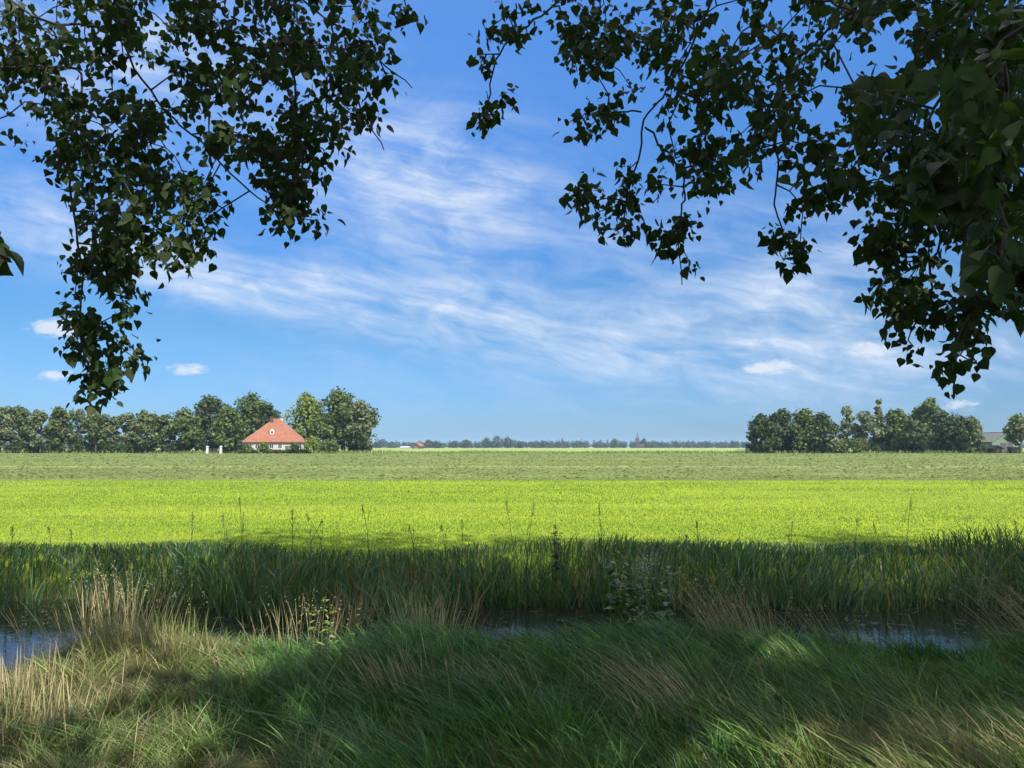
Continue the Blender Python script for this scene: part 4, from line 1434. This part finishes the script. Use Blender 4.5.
LL = [
    [tl, (-5.2, 1.6, 5.6), at(-40, -40, 5.0), at(40, 20, 5.2), at(110, 30, 5.4), at(135, 70, 5.5), at(165, 110, 5.6), at(200, 140, 5.6), at(240, 184, 5.6), at(272, 205, 5.6)],
    [at(-40, -40, 5.0), at(-20, 60, 5.2), at(45, 66, 5.4), at(80, 75, 5.5), at(75, 140, 5.5), at(72, 200, 5.5), at(80, 260, 5.5), at(82, 330, 5.5), at(90, 370, 5.5)],
    [(-5.2, 1.6, 5.6), at(140, -80, 5.2), at(260, -25, 5.4), at(330, 20, 5.6), at(375, 55, 5.6), at(412, 88, 5.6)],
    [at(330, 20, 5.6), at(345, 70, 5.6), at(362, 110, 5.6), at(384, 150, 5.6)],
    [at(260, -25, 5.4), at(290, 60, 5.5), at(300, 140, 5.6), at(305, 215, 5.6)],
    [at(260, -25, 5.4), at(380, -30, 5.5), at(408, 12, 5.6)],
    [tl, (-3.6, 0.4, 3.3), at(-120, 200, 1.8), at(-20, 240, 1.82)],
]
overhang(lt, LR, LH, LL, 811)

RR = [
    ([(476, 32), (520, 8), (548, 0), (545, 12), (506, 44), (510, 72), (500, 86), (480, 72)], 3.6, 5.2, 6.0, .8),
    ([(468, 98), (506, 96), (510, 118), (492, 126), (486, 140), (470, 122)], 4.2, 5.2, 6.0, .8),
    ([(552, 0), (722, 0), (716, 40), (690, 66), (652, 58), (640, 92), (612, 100), (577, 75), (564, 38)], 4.6, 4.8, 6.4, 1.0),
    ([(564, 112), (600, 96), (620, 120), (604, 136), (578, 130)], 5.5, 5.2, 6.0, .8),
    ([(640, 152), (634, 180), (638, 215), (636, 244), (618, 248), (602, 232), (592, 208), (568, 200), (566, 190), (592, 178), (625, 172)], 4.6, 5.2, 6.0, .85),
    ([(664, 80), (722, 40), (724, 184), (692, 186), (668, 160)], 4.6, 4.8, 6.2, 1.0),
    ([(648, 158), (668, 160), (664, 186), (650, 184)], 5, 5.2, 6.0, .8),
    ([(658, 215), (686, 218), (690, 260), (696, 282), (680, 300), (670, 290), (672, 265), (660, 243)], 4.6, 5.2, 5.8, .8),
    ([(700, 0), (1024, 0), (1024, 312), (1008, 312), (988, 285), (965, 255), (940, 210), (905, 195), (868, 205), (845, 195), (800, 185), (765, 170), (747, 205), (702, 184), (695, 100), (722, 60)], 3.5, 3.8, 6.2, .95),
    ([(880, 0), (1024, 0), (1024, 312), (1008, 312), (988, 285), (965, 255), (940, 210), (905, 195), (880, 195)], 1.9, 3.4, 5.6, 1.0),
    ([(772, 232), (800, 238), (802, 254), (792, 276), (778, 266)], 7.0, 5.0, 5.6, .8),
    ([(802, 190), (838, 185), (840, 210), (815, 224), (794, 212)], 5.0, 4.8, 5.6, .8),
    ([(862, 210), (932, 200), (934, 252), (926, 318), (914, 364), (898, 364), (900, 332), (868, 315), (874, 270)], 5.2, 4.4, 5.4, .95),
    ([(940, 300), (982, 300), (986, 335), (974, 376), (942, 376), (950, 350), (962, 330)], 6.5, 4.2, 5.0, .8),
    ([(965, 40), (1024, 20), (1024, 305), (1004, 312), (968, 230)], 1.3, 2.0, 2.6, .75),
    ([(860, 90), (965, 60), (965, 230), (900, 190)], 0.6, 2.4, 3.0, .75),
    ([(550, -60), (1060, -60), (1024, 0), (550, 0)], 2.5, 4.0, 6.4, 1.0),
    ([(1024, 0), (1100, 0), (1100, 300), (1024, 312)], 3.0, 2.8, 5.6, 1.0),
]
RH = [(738, 22, 16, 26), (850, 28, 16, 7), (853, 68, 14, 9), (830, 84, 12, 8), (735, 100, 10, 16), (882, 165, 18, 12), (915, 232, 6, 8), (948, 262, 14, 18), (640, 20, 6, 6), (870, 195, 12, 8), (770, 55, 10, 8), (800, 110, 10, 8), (775, 140, 12, 8), (820, 160, 12, 8), (700, 130, 8, 10), (625, 45, 9, 6), (1018, 150, 8, 10), (660, 95, 10, 22)]
tr_ = np.array((5.35, -1.1, 4.3))
RL = [
    [tr_, (5.0, 1.8, 5.5), at(1000, -80, 4.8), at(860, -40, 5.0), at(730, -20, 5.2), at(705, 20, 5.4), at(680, 65, 5.5), at(662, 98, 5.5), at(645, 118, 5.5), at(641, 150, 5.6), at(628, 190, 5.6), at(625, 235, 5.6)],
    [at(645, 126, 5.5), at(662, 148, 5.5), at(682, 175, 5.5), at(684, 200, 5.5), at(678, 225, 5.5), at(682, 285, 5.5)],
    [at(730, -20, 5.2), at(600, -25, 5.4), at(552, 8, 5.5), at(520, 30, 5.6), at(500, 52, 5.6), at(488, 95, 5.6), at(490, 128, 5.6)],
    [at(640, 112, 5.5), at(620, 112, 5.5), at(590, 115, 5.5)],
    [at(860, -40, 5.0), at(835, 20, 5.0), at(800, 60, 5.1), at(775, 100, 5.2), at(778, 160, 5.3), at(774, 205, 5.3), at(786, 245, 5.3)],
    [at(1000, -80, 4.8), at(960, 40, 4.8), at(900, 110, 4.8), at(860, 160, 4.9), at(820, 200, 5.0)],
    [at(960, 40, 4.8), at(945, 160, 4.8), at(955, 215, 4.8), at(935, 250, 4.8), at(928, 290, 4.8), at(908, 340, 4.8)],
    [(5.0, 1.8, 5.5), (3.4, 2.6, 4.2), at(1060, 60, 3.2), at(1010, 150, 3.2), at(985, 250, 3.6), at(970, 320, 4.4), at(960, 355, 4.5)],
    [tr_, (3.4, 0.6, 3.6), at(1080, -10, 2.2), at(1010, 90, 2.3), at(1000, 200, 2.3), at(1010, 290, 2.3)],
    [at(1080, -10, 2.2), at(960, 70, 2.6), at(920, 140, 2.7)],
]
overhang(rt, RR, RH, RL, 812)

# ------------------------------------------------------------------ the air
m, q = mat_new('haze_air')
o_ = q.n('ShaderNodeOutputMaterial')
pv = q.n('ShaderNodeVolumePrincipled')
pv.inputs['Color'].default_value = (0.55, 0.78, 1.0, 1)
pv.inputs['Density'].default_value = 0.00010
pv.inputs['Anisotropy'].default_value = 0.1
q.put(pv.outputs[0], o_.inputs['Volume'])
hb = MB().box(-GR - 60, -GR - 60, -2.3, GR + 60, GR + 60, 33.0).build('haze', m)
tag(hb, 'pale summer haze over the far land', 'haze', kind='stuff')
